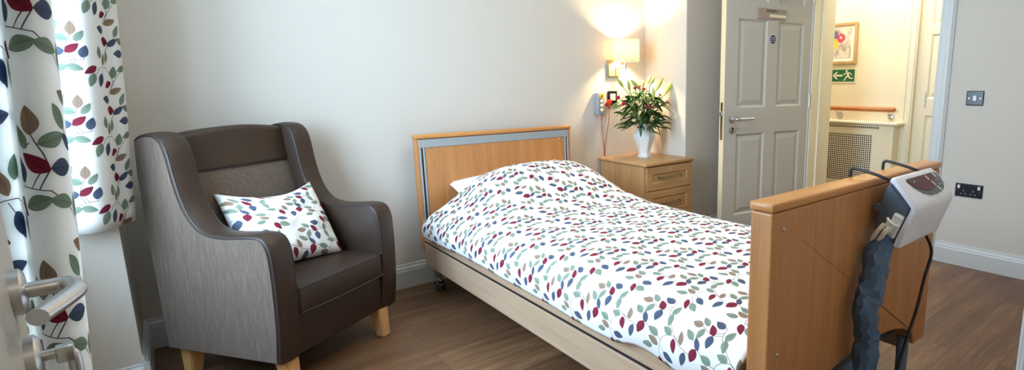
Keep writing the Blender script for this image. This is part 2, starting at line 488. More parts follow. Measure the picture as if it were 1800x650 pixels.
# the chased-out pier: nook side wall and the flat wall behind the door
bm = B(); box(bm, 2.795, XR, -0.42, 0.12, 0, CEIL, 0.006, 2); struct('wall_nook', bm, MAT['wall'])
bm = B(); box(bm, -0.75, -0.147, -0.43, 0.12, 0, CEIL); struct('wall_pier', bm, MAT['wall'])
# window wall, set back behind the pier
WX, WY0, WY1, WZ0, WZ1 = -0.38, -1.80, -0.62, 0.66, 2.24
bm = B()
box(bm, WX - 0.25, WX, -3.0, WY0, 0, CEIL); box(bm, WX - 0.25, WX, WY1, -0.43, 0, CEIL)
box(bm, WX - 0.25, WX, WY0, WY1, 0, WZ0); box(bm, WX - 0.25, WX, WY0, WY1, WZ1, CEIL)
struct('wall_left', bm, MAT['wall'])
# right wall with the doorway into the corridor
DY0, DY1, DZ = -1.735, -0.865, 2.01
bm = B()
box(bm, XR, XR + 0.29, -3.0, DY0, 0, CEIL); box(bm, XR, XR + 0.29, DY1, 1.0, 0, CEIL); box(bm, XR, XR + 0.29, DY0, DY1, DZ, CEIL)
struct('wall_right', bm, [MAT['wall']])
# wall with the doorway the view is taken from
bm = B()
box(bm, -0.9, -0.115, -3.2, -2.93, 0, CEIL); box(bm, 0.755, XR + 0.29, -3.2, -2.93, 0, CEIL); box(bm, -0.115, 0.755, -3.2, -2.93, DZ, CEIL)
struct('wall_front', bm, MAT['wall'])
bm = B()
box(bm, -0.9, 4.1, -4.6, -4.5, 0, CEIL); box(bm, -1.0, -0.9, -4.6, -2.9, 0, CEIL); box(bm, 3.96, 4.06, -4.6, -3.2, 0, CEIL)
struct('wall_corridor_behind', bm, MAT['hall_wall'])
# corridor seen through the open door
HD0, HD1 = -2.02, -1.20
bm = B()
box(bm, XH, XH + 0.12, HD1, 1.0, 0, CEIL); box(bm, XH, XH + 0.12, -3.4, HD0, 0, CEIL); box(bm, XH, XH + 0.12, HD0, HD1, 2.0, CEIL)
struct('wall_corridor', bm, MAT['hall_wall'])
bm = B()
box(bm, XR + 0.29, XH, 0.9, 1.0, 0, CEIL); box(bm, 3.956, XH + 0.12, -3.4, -3.3, 0, CEIL)
struct('wall_corridor_end', bm, MAT['hall_wall'])
# inner face of the doorway is painted like the corridor
bm = B()
box(bm, XR + 0.01, XR + 0.298, DY1 - 0.006, DY1 + 0.001, 0, DZ); box(bm, XR + 0.01, XR + 0.298, DY0 - 0.001, DY0 + 0.006, 0, DZ)
box(bm, XR + 0.11, XR + 0.125, DY1 - 0.018, DY1, 0, DZ)
struct('trim_1', bm, MAT['cream_gloss'])

SK = [(0, 0), (0.018, 0), (0.018, 0.095), (0.015, 0.103), (0.016, 0.108), (0.013, 0.116), (0.007, 0.121), (0.006, 0.131), (0.0, 0.134)]
def skirting(name, a, b, nrm, m=None, h=1.0):
    """moulded skirting board from a to b; nrm points into the room"""
    bm = B(); a = Vector((a[0], a[1], 0)); b = Vector((b[0], b[1], 0)); n = Vector((nrm[0], nrm[1], 0))
    r0 = [bm.verts.new(a + n * p[0] + Vector((0, 0, p[1] * h))) for p in SK]
    r1 = [bm.verts.new(b + n * p[0] + Vector((0, 0, p[1] * h))) for p in SK]
    for i in range(len(SK)):
        j = (i + 1) % len(SK); bm.faces.new([r0[i], r0[j], r1[j], r1[i]])
    bm.faces.new(r0); bm.faces.new(r1[::-1])
    return struct(name, bm, m or MAT['gloss'])
skirting('baseboard_back', (-0.147, 0), (2.795, 0), (0, -1))
skirting('baseboard_left', (-0.147, 0), (-0.147, -0.448), (1, 0))
skirting('baseboard_pier', (-0.129, -0.43), (-0.38, -0.43), (0, -1), None, .82)
skirting('baseboard_window', (WX, -0.43), (WX, -2.9), (1, 0))
skirting('baseboard_nook', (2.795, -0.42), (XR, -0.42), (0, -1))
skirting('baseboard_right', (XR, -1.822), (XR, -2.93), (-1, 0))
skirting('baseboard_front', (0.83, -2.93), (XR, -2.93), (0, 1))
skirting('baseboard_corridor', (XH, 0.9), (XH, -1.09), (-1, 0), MAT['cream_gloss'])

def architrave(name, x, nx, y0, y1, ztop, w, m):
    """stepped door casing on a wall at x, facing nx, round the opening y0..y1"""
    bm = B()
    for (o0, o1, t) in [(0.0, w, 0.012), (0.012, w - 0.006, 0.018), (w * 0.55, w - 0.012, 0.024)]:
        xa, xb = sorted((x, x + nx * t))
        box(bm, xa, xb, y0 - o1, y0 - o0, 0, ztop + o1, 0.003, 1)
        box(bm, xa, xb, y1 + o0, y1 + o1, 0, ztop + o1, 0.003, 1)
        box(bm, xa, xb, y0 - o1, y1 + o1, ztop + o0, ztop + o1, 0.003, 1)
    return struct(name, bm, m)
architrave('trim_2', XR, -1, DY0, DY1, DZ, 0.082, MAT['gloss'])
architrave('trim_3', XH, -1, HD0, HD1, 2.0, 0.105, MAT['cream_gloss'])
# casing on the near doorway, its edge just inside the picture
bm = B()
for (o0, o1, t) in [(0.0, 0.07, 0.014), (0.02, 0.062, 0.022)]:
    box(bm, 0.752 + o0, 0.752 + o1, -2.93, -2.93 + t, 0, DZ + o1, 0.003, 1)
    box(bm, -0.115 - o1, -0.115 - o0, -2.93, -2.93 + t, 0, DZ + o1, 0.003, 1)
box(bm, 0.749, 0.756, -3.2, -2.926, 0, DZ, 0.002, 1)
struct('trim_4', bm, MAT['gloss'])

# ---------------------------------------------------------------- window in the left wall
w = empty('window_1', (WX, (WY0 + WY1) / 2, WZ0), 'white framed two light window behind the curtains', 'window'); w['kind'] = 'structure'
bm = B()
fx0, fx1 = WX - 0.13, WX - 0.07
for (a, b) in [(WY0, WY0 + .06), (WY1 - .06, WY1), ((WY0 + WY1) / 2 - .035, (WY0 + WY1) / 2 + .035)]:
    box(bm, fx0, fx1, a, b, WZ0, WZ1, 0.004, 1)
for (a, b) in [(WZ0, WZ0 + .06), (WZ1 - .06, WZ1), (1.78, 1.83)]:
    box(bm, fx0, fx1, WY0, WY1, a, b, 0.004, 1)
build('window_frame', bm, MAT['gloss'], w)
for (a, b) in [(WY0 + .06, (WY0 + WY1) / 2 - .035), ((WY0 + WY1) / 2 + .035, WY1 - .06)]:
    bm = B(); box(bm, fx0 + .028, fx0 + .032, a, b, WZ0 + .06, WZ1 - .06); build('window_pane', bm, MAT['glass'], w)
bm = B(); box(bm, WX - 0.14, WX + 0.03, WY0 - .03, WY1 + .03, WZ0 - .03, WZ0, 0.006, 2); build('window_sill', bm, MAT['gloss'], w)

# ---------------------------------------------------------------- panelled doors
def panelled_leaf(bm, width, height, th, tb, zb, panels):
    """door leaf in local coords: t from the hinge (x), z up, front face at y=-th/2; panels lists (column, row) cells"""
    for side in (-1, 1):
        y = side * th / 2
        g = {}
        for i, t in enumerate(tb):
            for j, z in enumerate(zb):
                g[i, j] = bm.verts.new((t, y, z))
        cells = {}
        for i in range(len(tb) - 1):
            for j in range(len(zb) - 1):
                f = bm.faces.new([g[i, j], g[i + 1, j], g[i + 1, j + 1], g[i, j + 1]] if side < 0 else [g[i, j], g[i, j + 1], g[i + 1, j + 1], g[i + 1, j]])
                cells[i, j] = f
        bm.normal_update()
        ps = [cells[c] for c in panels]
        for (tk, dp) in [(0.012, -0.011), (0.006, 0.0), (0.030, 0.008)]:
            bmesh.ops.inset_individual(bm, faces=ps, thickness=tk, depth=dp, use_even_offset=True)
    # edges
    x0, x1, z0, z1 = tb[0], tb[-1], zb[0], zb[-1]
    def quad(*p): return bm.faces.new([bm.verts.new(q) for q in p])
    h = th / 2
    fe = quad((x1, -h, z0), (x1, h, z0), (x1, h, z1), (x1, -h, z1)); fe.material_index = 1
    quad((x0, h, z0), (x0, -h, z0), (x0, -h, z1), (x0, h, z1)).material_index = 1
    quad((x0, -h, z1), (x1, -h, z1), (x1, h, z1), (x0, h, z1)); quad((x0, h, z0), (x1, h, z0), (x1, -h, z0), (x0, -h, z0))
    bmesh.ops.remove_doubles(bm, verts=bm.verts, dist=1e-5)

def lever(parent, M, hand=1, name='lever_handle', reach=0.058, length=0.125, r=0.0095, ret=0.0):
    """round-rose lever handle; local: +y out of the door face, x along the lever"""
    bm = B(); lathe(bm, [(0.001, 0), (0.026, 0), (0.026, 0.008), (0.022, 0.011), (0.001, 0.011)], n=28, axis='y')
    bm.transform(M); rose = build('handle_rose', bm, MAT['steel'], parent, True)
    bm = B()
    P = [(0, 0.008, 0), (0, reach * 0.55, 0), (0, reach * 0.8, 0), (hand * 0.006, reach * 0.94, 0), (hand * 0.02, reach, 0), (hand * 0.045, reach, 0), (hand * length, reach - ret, 0)]
    P = catmull(P, 5)
    tube(bm, P, r, 16)
    bm.transform(M); h = build(name, bm, MAT['steel'], parent, True)
    return rose, h

TB = [0, 0.088, 0.350, 0.456, 0.724, 0.838]
ZB = [0.006, 0.22, 0.787, 0.967, 1.55, 1.665, 1.87, 1.987]
PAN = [(1, 1), (3, 1), (1, 3), (3, 3), (1, 5), (3, 5)]
dang = PI - R(8.5)
d1 = empty('door_1', (3.66 + 0.022 * math.sin(R(8.5)), -0.86 + 0.022 * math.cos(R(8.5)), 0), 'grey six panel door standing open with a name plate and blue sign', 'door', dang); d1['kind'] = 'structure'
# local x runs from hinge to free edge, local +y faces into the room (towards -y world)
bm = B(); panelled_leaf(bm, .838, 1.98, .044, TB, ZB, PAN)
leaf = build('door_leaf', bm, [MAT['door'], MAT['door_edge']], d1, local=True)
MD = root_matrix(d1)
def onleaf(t, z, out=0.0): return MD @ Matrix.Translation((t, 0.022 + out, z))
lever(d1, onleaf(0.768, 0.893), -1, length=0.15)
bm = B(); lathe(bm, [(0.001, 0), (0.026, 0), (0.026, 0.007), (0.022, 0.01), (0.001, 0.01)], n=28, axis='y'); bm.transform(onleaf(0.765, 0.822))
esc = build('lock_escutcheon', bm, MAT['steel'], d1, True)
bm = B(); tube(bm, [(0, 0.009, 0.008), (0, 0.013, 0.008)], 0.009, 14); box(bm, -0.004, 0.004, 0.009, 0.013, -0.014, 0.004); bm.transform(onleaf(0.765, 0.822))
build('keyway', bm, MAT['ink'], d1)
bm = B(); box(bm, 0.8375, 0.840, -0.011, 0.011, 0.755, 1.005, 0.001, 1); build('lock_faceplate', bm, MAT['brass'], d1, local=True)
bm = B(); box(bm, 0.839, 0.851, -0.007, 0.007, 0.915, 0.945, 0.003, 2); build('latch_bolt', bm, MAT['chrome'], d1, local=True)
for z in (0.25, 1.0, 1.75):
    bm = B(); lathe(bm, [(0.007, z - .05), (0.007, z + .05)], c=(-0.002, 0.028, 0), n=12); build('hinge', bm, MAT['steel'], d1, True, local=True)
# name plate: mauve metal with ROOM 5 and a paper slip
bm = B(); box(bm, 0.286, 0.556, 0.022, 0.030, 1.558, 1.628, 0.002, 1); npl = build('name_plate', bm, MAT['plate_mauve'], d1, local=True)
RT = Matrix.Rotation(PI, 4, 'Z') @ Matrix.Rotation(R(90), 4, 'X')   # text facing local +y
text('plate_lettering', 'ROOM 5', 0.028, MAT['ink'], d1, MD @ Matrix.Translation((0.427, 0.0306, 1.612)) @ RT)
bm = B(); box(bm, 0.29, 0.452, 0.030, 0.0312, 1.573, 1.592, 0, 1); build('paper_slip', bm, MAT['sign_cream'], d1, local=True)
# round blue fire-door sign
bm = B(); lathe(bm, [(0.001, 0), (0.0345, 0), (0.0345, 0.0016), (0.001, 0.0016)], n=36, axis='y'); bm.transform(onleaf(0.405, 1.427))
build('sign_rim', bm, MAT['sign_cream'], d1)
bm = B(); lathe(bm, [(0.001, 0.0016), (0.0305, 0.0016), (0.0305, 0.0024), (0.001, 0.0024)], n=36, axis='y'); bm.transform(onleaf(0.405, 1.427))
fs = build('fire_sign', bm, MAT['sign_blue'], d1)
for s, dz in (('AUTOMATIC', 0.0125), ('FIRE DOOR', 0.0), ('KEEP CLEAR', -0.0125)):
    text('sign_lettering', s, 0.0095, MAT['white_ink'], d1, MD @ Matrix.Translation((0.405, 0.0246, 1.427 + dz)) @ RT)

# corridor door in the far wall, just ajar behind its casing
d2 = empty('door_2', (XH + 0.05, HD1 + 0.0, 0), 'cream panelled corridor door in its frame beyond the doorway', 'door', R(-90)); d2['kind'] = 'structure'
bm = B(); panelled_leaf(bm, .8, 1.98, .044, [0, 0.09, 0.34, 0.46, 0.71, 0.80], [0.006, .24, .865, 1.0, 1.51, 1.58, 1.86, 1.985], PAN)
build('door_leaf', bm, [MAT['cream_gloss'], MAT['cream_gloss']], d2, local=True)
bm = B(); box(bm, 0.08, 0.086, -0.03, -0.022, 0.93, 1.05); build('push_plate', bm, MAT['steel'], d2, local=True)

# near door folded back against the window side, only its free edge and handle in view
d3 = empty('door_3', (-0.105, -2.922, 0), 'near grey door edge with a satin lever handle at the left border', 'door', R(94.6)); d3['kind'] = 'structure'
bm = B(); panelled_leaf(bm, .82, 1.98, .044, TB[:-1] + [0.82], ZB, PAN)
build('door_leaf', bm, [MAT['door'], MAT['door']], d3, local=True)
M3 = root_matrix(d3)
# local -y faces +x world (into the room)
FL = M3 @ Matrix.Translation((0.745, -0.022, 0.905)) @ Matrix.Rotation(PI, 4, 'Z')
lever(d3, FL, 1, length=0.115, r=0.0090, reach=0.048, ret=.026)
FL2 = M3 @ Matrix.Translation((0.745, -0.022, 0.825)) @ Matrix.Rotation(PI, 4, 'Z')
bm = B(); lathe(bm, [(0.001, 0), (0.027, 0), (0.027, 0.008), (0.022, 0.012), (0.001, 0.012)], n=28, axis='y'); bm.transform(FL2)
build('turn_rose', bm, MAT['steel'], d3, True)
bm = B(); tube(bm, catmull([(0, 0.01, 0), (0, 0.026, 0), (0, 0.034, -0.004), (0, 0.036, -0.014), (0, 0.036, -0.075)], 4), 0.0062, 12); box(bm, -.008, .008, .022, .038, -.012, .008, .003, 2); bm.transform(FL2)
build('thumb_turn', bm, MAT['steel'], d3, True)

# ================================================================ corridor fittings
hr = empty('handrail', (XH, -0.4, 0.9), 'varnished wooden handrail on steel brackets along the cream corridor wall', 'handrail')
bm = B(); lathe(bm, [(0.001, -1.085), (0.016, -1.085), (0.021, -1.078), (0.021, 0.55), (0.001, 0.55)], c=(XH - 0.065, 0, 0.905), n=20, axis='y'); build('rail', bm, MAT['rail_wood'], hr, True)
for y in (-1.03, -0.565, 0.1):
    bm = B()
    lathe(bm, [(0.001, 0), (0.026, 0), (0.026, -0.006), (0.010, -0.014), (0.001, -0.014)], c=(XH, y, 0.842), n=24, axis='x')
    tube(bm, catmull([(XH - .006, y, 0.842), (XH - .05, y, 0.842), (XH - .064, y, 0.852), (XH - .065, y, 0.888)], 5), 0.006, 10)
    build('bracket', bm, MAT['steel'], hr, True)

rc = empty('radiator_cover', (XH - .14, -0.5, 0), 'cream radiator cover with perforated grille under the corridor handrail', 'radiator cover')
GX = XH - 0.14
bm = B(); box(bm, GX, XH - 0.001, -1.12, 0.35, 0.0, 0.775, 0.003, 1); build('case', bm, MAT['cream_gloss'], rc)
bm = B(); box(bm, GX - 0.025, XH - 0.001, -1.155, 0.38, 0.778, 0.803, 0.008, 3); build('shelf_top', bm, MAT['cream_gloss'], rc)
bm = B(); box(bm, GX - 0.004, GX, -0.945, 0.2, 0.268, 0.694); build('grille_panel', bm, MAT['grille'], rc)
bm = B(); box(bm, GX - 0.004, GX, -1.0, 0.2, 0.742, 0.766); build('vent_strip', bm, MAT['grille'], rc)

pf = empty('framed_picture', (XH - 0.012, -0.48, 1.475), 'oak framed flower watercolour above the green exit sign', 'picture')
bm = B()
y0, y1, z0, z1 = -0.69, -0.29, 1.296, 1.656
for (a, b, c, d) in [(y0, y1, z1 - .026, z1), (y0, y1, z0, z0 + .026), (y0, y0 + .026, z0 + .026, z1 - .026), (y1 - .026, y1, z0 + .026, z1 - .026)]:
    box(bm, XH - 0.024, XH - 0.001, a, b, c, d, 0.003, 1)
build('frame', bm, MAT['lampwood'], pf)
bm = B(); box(bm, XH - 0.012, XH - 0.004, y0 + .02, y1 - .02, z0 + .02, z1 - .02); build('mat_board', bm, MAT['mat_board'], pf)
bm = B(); box(bm, XH - 0.0135, XH - 0.0118, -0.635, -0.345, 1.35, 1.607); build('artwork', bm, MAT['art'], pf)

ex = empty('exit_sign', (XH - 0.004, -0.45, 1.195), 'green running man exit sign with left arrow below the picture', 'sign')
bm = B(); box(bm, XH - 0.005, XH - 0.001, -0.692, -0.25, 1.128, 1.256); build('sign_edge', bm, MAT['sign_cream'], ex)
bm = B(); box(bm, XH - 0.007, XH - 0.005, -0.682, -0.45, 1.142, 1.248); build('sign_field', bm, MAT['sign_green'], ex)
# figures are drawn in (u, v): u grows to the viewer's right (towards -y)
def sign_poly(bm, pts, u0, v0, s):
    prism(bm, [(-(u0 + p[0] * s), v0 + p[1] * s) for p in pts], XH - 0.0085, XH - 0.0069, 'yzx')
def limb(bm, a, b, w0, w1, u0, v0, s):
    dx, dy = b[0] - a[0], b[1] - a[1]; L = math.hypot(dx, dy); nx, ny = -dy / L, dx / L
    sign_poly(bm, [(a[0] + nx * w0, a[1] + ny * w0), (a[0] - nx * w0, a[1] - ny * w0), (b[0] - nx * w1, b[1] - ny * w1), (b[0] + nx * w1, b[1] + ny * w1)], u0, v0, s)
bm = B(); U0, V0, S = 0.572, 1.150, 0.098
sign_poly(bm, [(.34 + .10 * math.cos(a), .86 + .10 * math.sin(a)) for a in [2 * PI * k / 20 for k in range(20)]], U0, V0, S)
for a, b, w0, w1 in [((.45, .74), (.52, .42), .10, .085), ((.42, .70), (.18, .62), .05, .04), ((.18, .62), (.04, .50), .04, .03), ((.52, .70), (.72, .66), .05, .04), ((.72, .66), (.86, .50), .04, .03),
                     ((.50, .42), (.28, .30), .07, .055), ((.28, .30), (.22, .02), .05, .045), ((.22, .05), (.08, .05), .045, .04), ((.54, .42), (.68, .22), .07, .055), ((.68, .20), (.98, .20), .05, .045)]:
    limb(bm, a, b, w0, w1, U0, V0, S)
build('running_figure', bm, MAT['sign_cream'], ex)
bm = B(); U1, V1 = 0.482, 1.165
limb(bm, (.2, .3), (.85, .3), .07, .07, U1, V1, .1); limb(bm, (.0, .3), (.35, .62), .07, .05, U1, V1, .1); limb(bm, (.0, .3), (.35, -.02), .07, .05, U1, V1, .1)
build('arrow', bm, MAT['sign_cream'], ex)

# ================================================================ switches and sockets
ls = empty('light_switch', (XR, -1.963, 1.036), 'square black light switch on the grey wall above the double socket', 'light switch')
bm = B(); box(bm, XR - 0.007, XR - 0.0005, -2.009, -1.917, 0.993, 1.079, 0.004, 2); build('switch_plate', bm, MAT['black_gloss'], ls)
bm = B(); box(bm, XR - 0.013, XR - 0.006, -1.973, -1.953, 1.02, 1.052, 0.003, 2); build('rocker', bm, MAT['white_plastic'], ls)
for y in (-1.993, -1.933):
    bm = B(); lathe(bm, [(0.001, -.0008), (0.0035, -.0008), (0.003, -.002), (0.001, -.002)], c=(XR - 0.0065, y, 1.036), n=12, axis='x'); build('screw', bm, MAT['chrome'], ls)
so = empty('wall_socket', (XR, -1.983, 0.478), 'black double plug socket low on the grey wall right of the bed foot', 'socket')
bm = B(); box(bm, XR - 0.008, XR - 0.0005, -2.058, -1.908, 0.437, 0.519, 0.004, 2); build('socket_plate', bm, MAT['black_gloss'], so)
for y in (-2.038, -1.928):
    bm = B(); box(bm, XR - 0.013, XR - 0.007, y - .007, y + .007, 0.488, 0.509, 0.002, 2); build('rocker', bm, MAT['white_plastic'], so)
for yc in (-2.008, -1.955):
    bm = B()
    for (dy, dz, hy, hz) in [(0, 0.006, .0025, .005), (-.0115, -.014, .0045, .0025), (.0115, -.014, .0045, .0025)]:
        box(bm, XR - 0.0088, XR - 0.0078, yc + dy - hy, yc + dy + hy, 0.47 + dz - hz, 0.47 + dz + hz)
    build('socket_outlet', bm, MAT['grey_metal'], so)
for y in (-2.045, -1.921):
    bm = B(); lathe(bm, [(0.001, -.0008), (0.003, -.0008), (0.0025, -.002), (0.001, -.002)], c=(XR - 0.0075, y, 0.474), n=12, axis='x'); build('screw', bm, MAT['chrome'], so)

# ================================================================ wall lamp, call point, handset
wl = empty('wall_lamp', (2.482, 0, 1.24), 'lit drum shade wall lamp on an oak block above the bedside cabinet', 'wall lamp')
bm = B(); box(bm, 2.428, 2.536, -0.022, -0.0005, 1.183, 1.296, 0.002, 1); build('mount_block', bm, MAT['lampwood'], wl)
bm = B(); box(bm, 2.422, 2.428, -0.018, -0.001, 1.176, 1.27, 0.001, 1); build('back_plate', bm, MAT['chrome'], wl)
bm = B(); tube(bm, [(2.49, -0.022, 1.238), (2.512, -0.098, 1.238)], 0.0065, 12); tube(bm, [(2.513, -0.100, 1.228), (2.513, -0.100, 1.262)], 0.0105, 14); tube(bm, [(2.513, -0.100, 1.262), (2.513, -0.100, 1.31)], 0.006, 10)
build('arm', bm, MAT['chrome'], wl, True)
bm = B()
lathe(bm, [(0.0915, 1.284), (0.093, 1.36), (0.0915, 1.437)], c=(2.518, -0.105, 0), n=48, cap=False)
sh = build('lamp_shade', bm, MAT['shade'], wl, True, angle=180); solidify(sh, 0.0012)
bm = B()
for z in (1.435, 1.286):
    bm = B()
    P = [(2.518 + .0915 * math.cos(2 * PI * k / 40), -0.105 + .0915 * math.sin(2 * PI * k / 40), z) for k in range(41)]
    tube(bm, P, 0.0018, 6, False)
    if z > 1.4: build('shade_ring', bm, MAT['chrome'], wl, True)
for k in range(3):
    a = 2 * PI * k / 3 + .4; tube(bm, [(2.513, -.1, 1.306), (2.518 + .09 * math.cos(a), -.105 + .09 * math.sin(a), 1.30)], 0.0012, 6)
build('shade_carrier', bm, MAT['chrome'], wl, True)

cp = empty('call_point', (2.47, 0, 1.028), 'black framed call point socket under the wall lamp', 'call point')
bm = B(); box(bm, 2.426, 2.513, -0.009, -0.0005, 0.977, 1.08, 0.004, 2); build('plate', bm, MAT['black_gloss'], cp)
bm = B(); box(bm, 2.447, 2.496, -0.012, -0.008, 1.012, 1.06, 0.002, 1); build('insert', bm, MAT['white_plastic'], cp)

HB_ = empty('bed_handset', (2.34, 0, 0.99), 'grey bed control handset with yellow and white buttons on the wall', 'handset')
bm = B(); box(bm, 2.308, 2.372, -0.040, -0.008, 0.915, 1.072, 0.007, 3); build('case', bm, MAT['handset'], HB_, True)
bm = B(); box(bm, 2.30, 2.325, -0.024, -0.0005, 0.925, 1.066, 0.004, 2); build('wall_cradle', bm, MAT['handset'], HB_, True)
bm = B(); lathe(bm, [(0.001, -0.044), (0.015, -0.044), (0.017, -0.040), (0.001, -0.039)], c=(2.345, 0, 1.046), n=24, axis='y', rot=0, sx=1, sy=.95); build('alarm_button', bm, MAT['yellow'], HB_, True)
bm = B(); lathe(bm, [(0.001, -0.0455), (0.006, -0.0455), (0.006, -0.0435), (0.001, -0.0435)], c=(2.345, 0, 1.046), n=14, axis='y'); build('button_mark', bm, MAT['ink'], HB_)
for z in (1.012, 0.981, 0.95):
    bm = B(); lathe(bm, [(0.001, -0.0412), (0.0165, -0.0412), (0.0165, -0.039), (0.001, -0.039)], c=(2.345, 0, z), n=28, axis='y', sy=.82); build('button_ring', bm, MAT['ink'], HB_)
    bm = B(); lathe(bm, [(0.001, -0.043), (0.012, -0.043), (0.0145, -0.041), (0.001, -0.039)], c=(2.345, 0, z), n=24, axis='y', sy=.82); b_ = build('button', bm, MAT['white_plastic'], HB_, True)
bm = B(); tube(bm, [(2.352, -0.028, 0.918), (2.353, -0.028, 0.872)], [0.0055, 0.003], 10); build('cable_boot', bm, MAT['red_plastic'], HB_, True)
bm = B(); tube(bm, catmull([(2.353, -0.028, 0.875), (2.362, -0.022, 0.80), (2.378, -0.014, 0.72), (2.384, -0.012, 0.625), (2.384, -0.012, 0.45)], 6), 0.0022, 8); build('cable', bm, MAT['red_cable'], HB_, True)
RC = empty('call_lead', (2.424, 0, 0.99), 'red call lead plugged in at the black call point', 'call lead')
bm = B(); box(bm, 2.408, 2.438, -0.040, -0.0095, 0.985, 1.020, 0.004, 2); tube(bm, [(2.424, -0.028, 0.987), (2.424, -0.026, 0.955)], [0.013, 0.004], 12); build('plug', bm, MAT['red_plastic'], RC, True)
bm = B(); tube(bm, [(2.396, -0.03, 1.008), (2.411, -0.03, 1.006)], 0.005, 10); build('pin', bm, MAT['chrome'], RC, True)
bm = B(); tube(bm, catmull([(2.424, -0.026, 0.957), (2.422, -0.022, 0.88), (2.405, -0.012, 0.76), (2.391, -0.010, 0.66), (2.389, -0.010, 0.45)], 6), 0.0022, 8); build('cable', bm, MAT['red_cable'], RC, True)
# ================================================================ profiling bed
BX0, BX1 = 1.019, 2.011
bed = empty('profiling_bed', (1.515, -1.2, 0), 'beech profiling bed with timber side rails, headboard and tall footboard', 'bed')
HY = -0.13
# headboard: veneered back board, inner panel, grey frame, wooden cap
bm = B(); box(bm, BX0, BX1, HY + 0.012, HY + 0.048, 0.226, 0.8435, 0.003, 1)
box(bm, BX0, BX0 + 0.016, HY, HY + 0.014, 0.226, 0.8435, 0.002, 1); box(bm, BX1 - 0.016, BX1, HY, HY + 0.014, 0.226, 0.8435, 0.002, 1)
hb = build('headboard', bm, MAT['beech'], bed)
bm = B(); box(bm, BX0 - .004, BX1 + .004, HY - 0.004, HY + 0.052, 0.844, 0.866, 0.006, 3); build('headboard_cap', bm, MAT['beech_x'], hb, True)
bm = B(); box(bm, BX0 + .016, BX1 - .016, HY - 0.002, HY + 0.013, 0.795, 0.840, 0.002, 1)
for s in (0, 1):
    for (a, b) in [(0.016, 0.026), (0.036, 0.045)]:
        xa, xb = (BX0 + a, BX0 + b) if s == 0 else (BX1 - b, BX1 - a)
        box(bm, xa, xb, HY - 0.002, HY + 0.013, 0.27, 0.795, 0.0015, 1)
build('slot_frame', bm, MAT['slot_metal'], hb)
for s in (0, 1):
    xa, xb = (BX0 + .026, BX0 + .036) if s == 0 else (BX1 - .036, BX1 - .026)
    bm = B(); box(bm, xa, xb, HY + 0.009, HY + 0.0125, 0.27, 0.795); build('slot_shadow_gap', bm, MAT['black'], hb)
bm = B(); box(bm, BX0 + .047, BX1 - .047, HY + 0.001, HY + 0.0125, 0.26, 0.794, 0.001, 1); build('inner_panel', bm, MAT['beech'], hb)
def screw(x, y, z, nm='screw', par=None, r=0.007):
    b = B(); lathe(b, [(0.0005, -.0035), (r * .7, -.0032), (r, -.001), (r, .001), (0.0005, .001)], c=(x, y, z), n=16, axis='y'); build(nm, b, MAT['chrome'], par, True)
for (x, z) in [(BX0 + .058, .772), (BX0 + .08, .785), (BX1 - .058, .772), (BX1 - .08, .785), (BX0 + .056, .41), (BX1 - .056, .41)]:
    screw(x, HY + .001, z, 'screw', hb, .006)
# footboard with a shallow arch cut from its lower edge
FYi, FYo = -2.312, -2.375
def arch_outline():
    P = [(BX0, 0.213), (BX0, 0.838), (BX1, 0.838), (BX1, 0.213)]
    cxx, hw = (BX0 + BX1) / 2, 0.40
    for k in range(0, 41):
        a = PI * k / 40
        P.append((cxx + hw * math.cos(a), 0.213 + 0.132 * math.sin(a) ** 0.9))
    return P
bm = B(); prism(bm, arch_outline(), FYo, FYi, 'xzy'); tri_ngons(bm)
fb = build('footboard', bm, MAT['beech'], bed)
md = fb.modifiers.new('edge', 'BEVEL'); md.width = 0.006; md.segments = 3; md.limit_method = 'ANGLE'; md.angle_limit = R(50)
bm = B(); box(bm, BX0 - .003, BX1 + .003, FYo - .003, FYi + .003, 0.839, 0.86, 0.006, 3); build('footboard_cap', bm, MAT['beech_x'], fb, True)
for (x, z) in [(1.062, .795), (1.060, .479), (1.968, .795), (1.957, .48)]:
    screw(x, FYo, z, 'screw', fb, .0055)
# side rails: a fixed lower board and the lowered cot side above it
for (xa, xb) in [(1.022, 1.046), (BX1 - .027, BX1 - .003)]:
    bm = B(); box(bm, xa, xb, FYi + .001, HY - .001, 0.149, 0.272, 0.005, 2); build('side_rail', bm, MAT['beech_y_daylit'], bed)
    bm = B(); box(bm, xa, xb, FYi + .004, HY - .004, 0.284, 0.348, 0.005, 2); build('cot_side_board', bm, MAT['beech_y_daylit'], bed)
    bm = B(); box(bm, xa + .006, xb - .004, FYi + .004, HY - .004, 0.262, 0.30); build('rail_gap_shade', bm, MAT['black'], bed)  # black strip added in the open gap, its shade put into the colour
    bm = B(); box(bm, xa, xb + .006, HY - .075, HY - .004, 0.345, 0.402, 0.004, 2); build('rail_end_block', bm, MAT['beech_y_daylit'], bed)
bm = B()
box(bm, 1.06, 1.97, HY - .03, HY - .005, 0.20, 0.30, 0.003, 1); box(bm, 1.06, 1.97, FYi + .004, FYi + .04, 0.24, 0.32, 0.003, 1)
for x in (1.075, 1.93): box(bm, x, x + .03, FYi + .01, HY - .01, 0.28, 0.325, 0.003, 1)
box(bm, 1.05, 1.98, -2.28, -0.16, 0.312, 0.330)
for y in (-0.7, -1.6):
    box(bm, 1.2, 1.83, y - .02, y + .02, 0.16, 0.20, 0.003, 1); box(bm, 1.2, 1.24, y - .02, y + .02, 0.18, 0.32); box(bm, 1.79, 1.83, y - .02, y + .02, 0.18, 0.32)
build('bed_frame', bm, MAT['dark_metal'], bed)
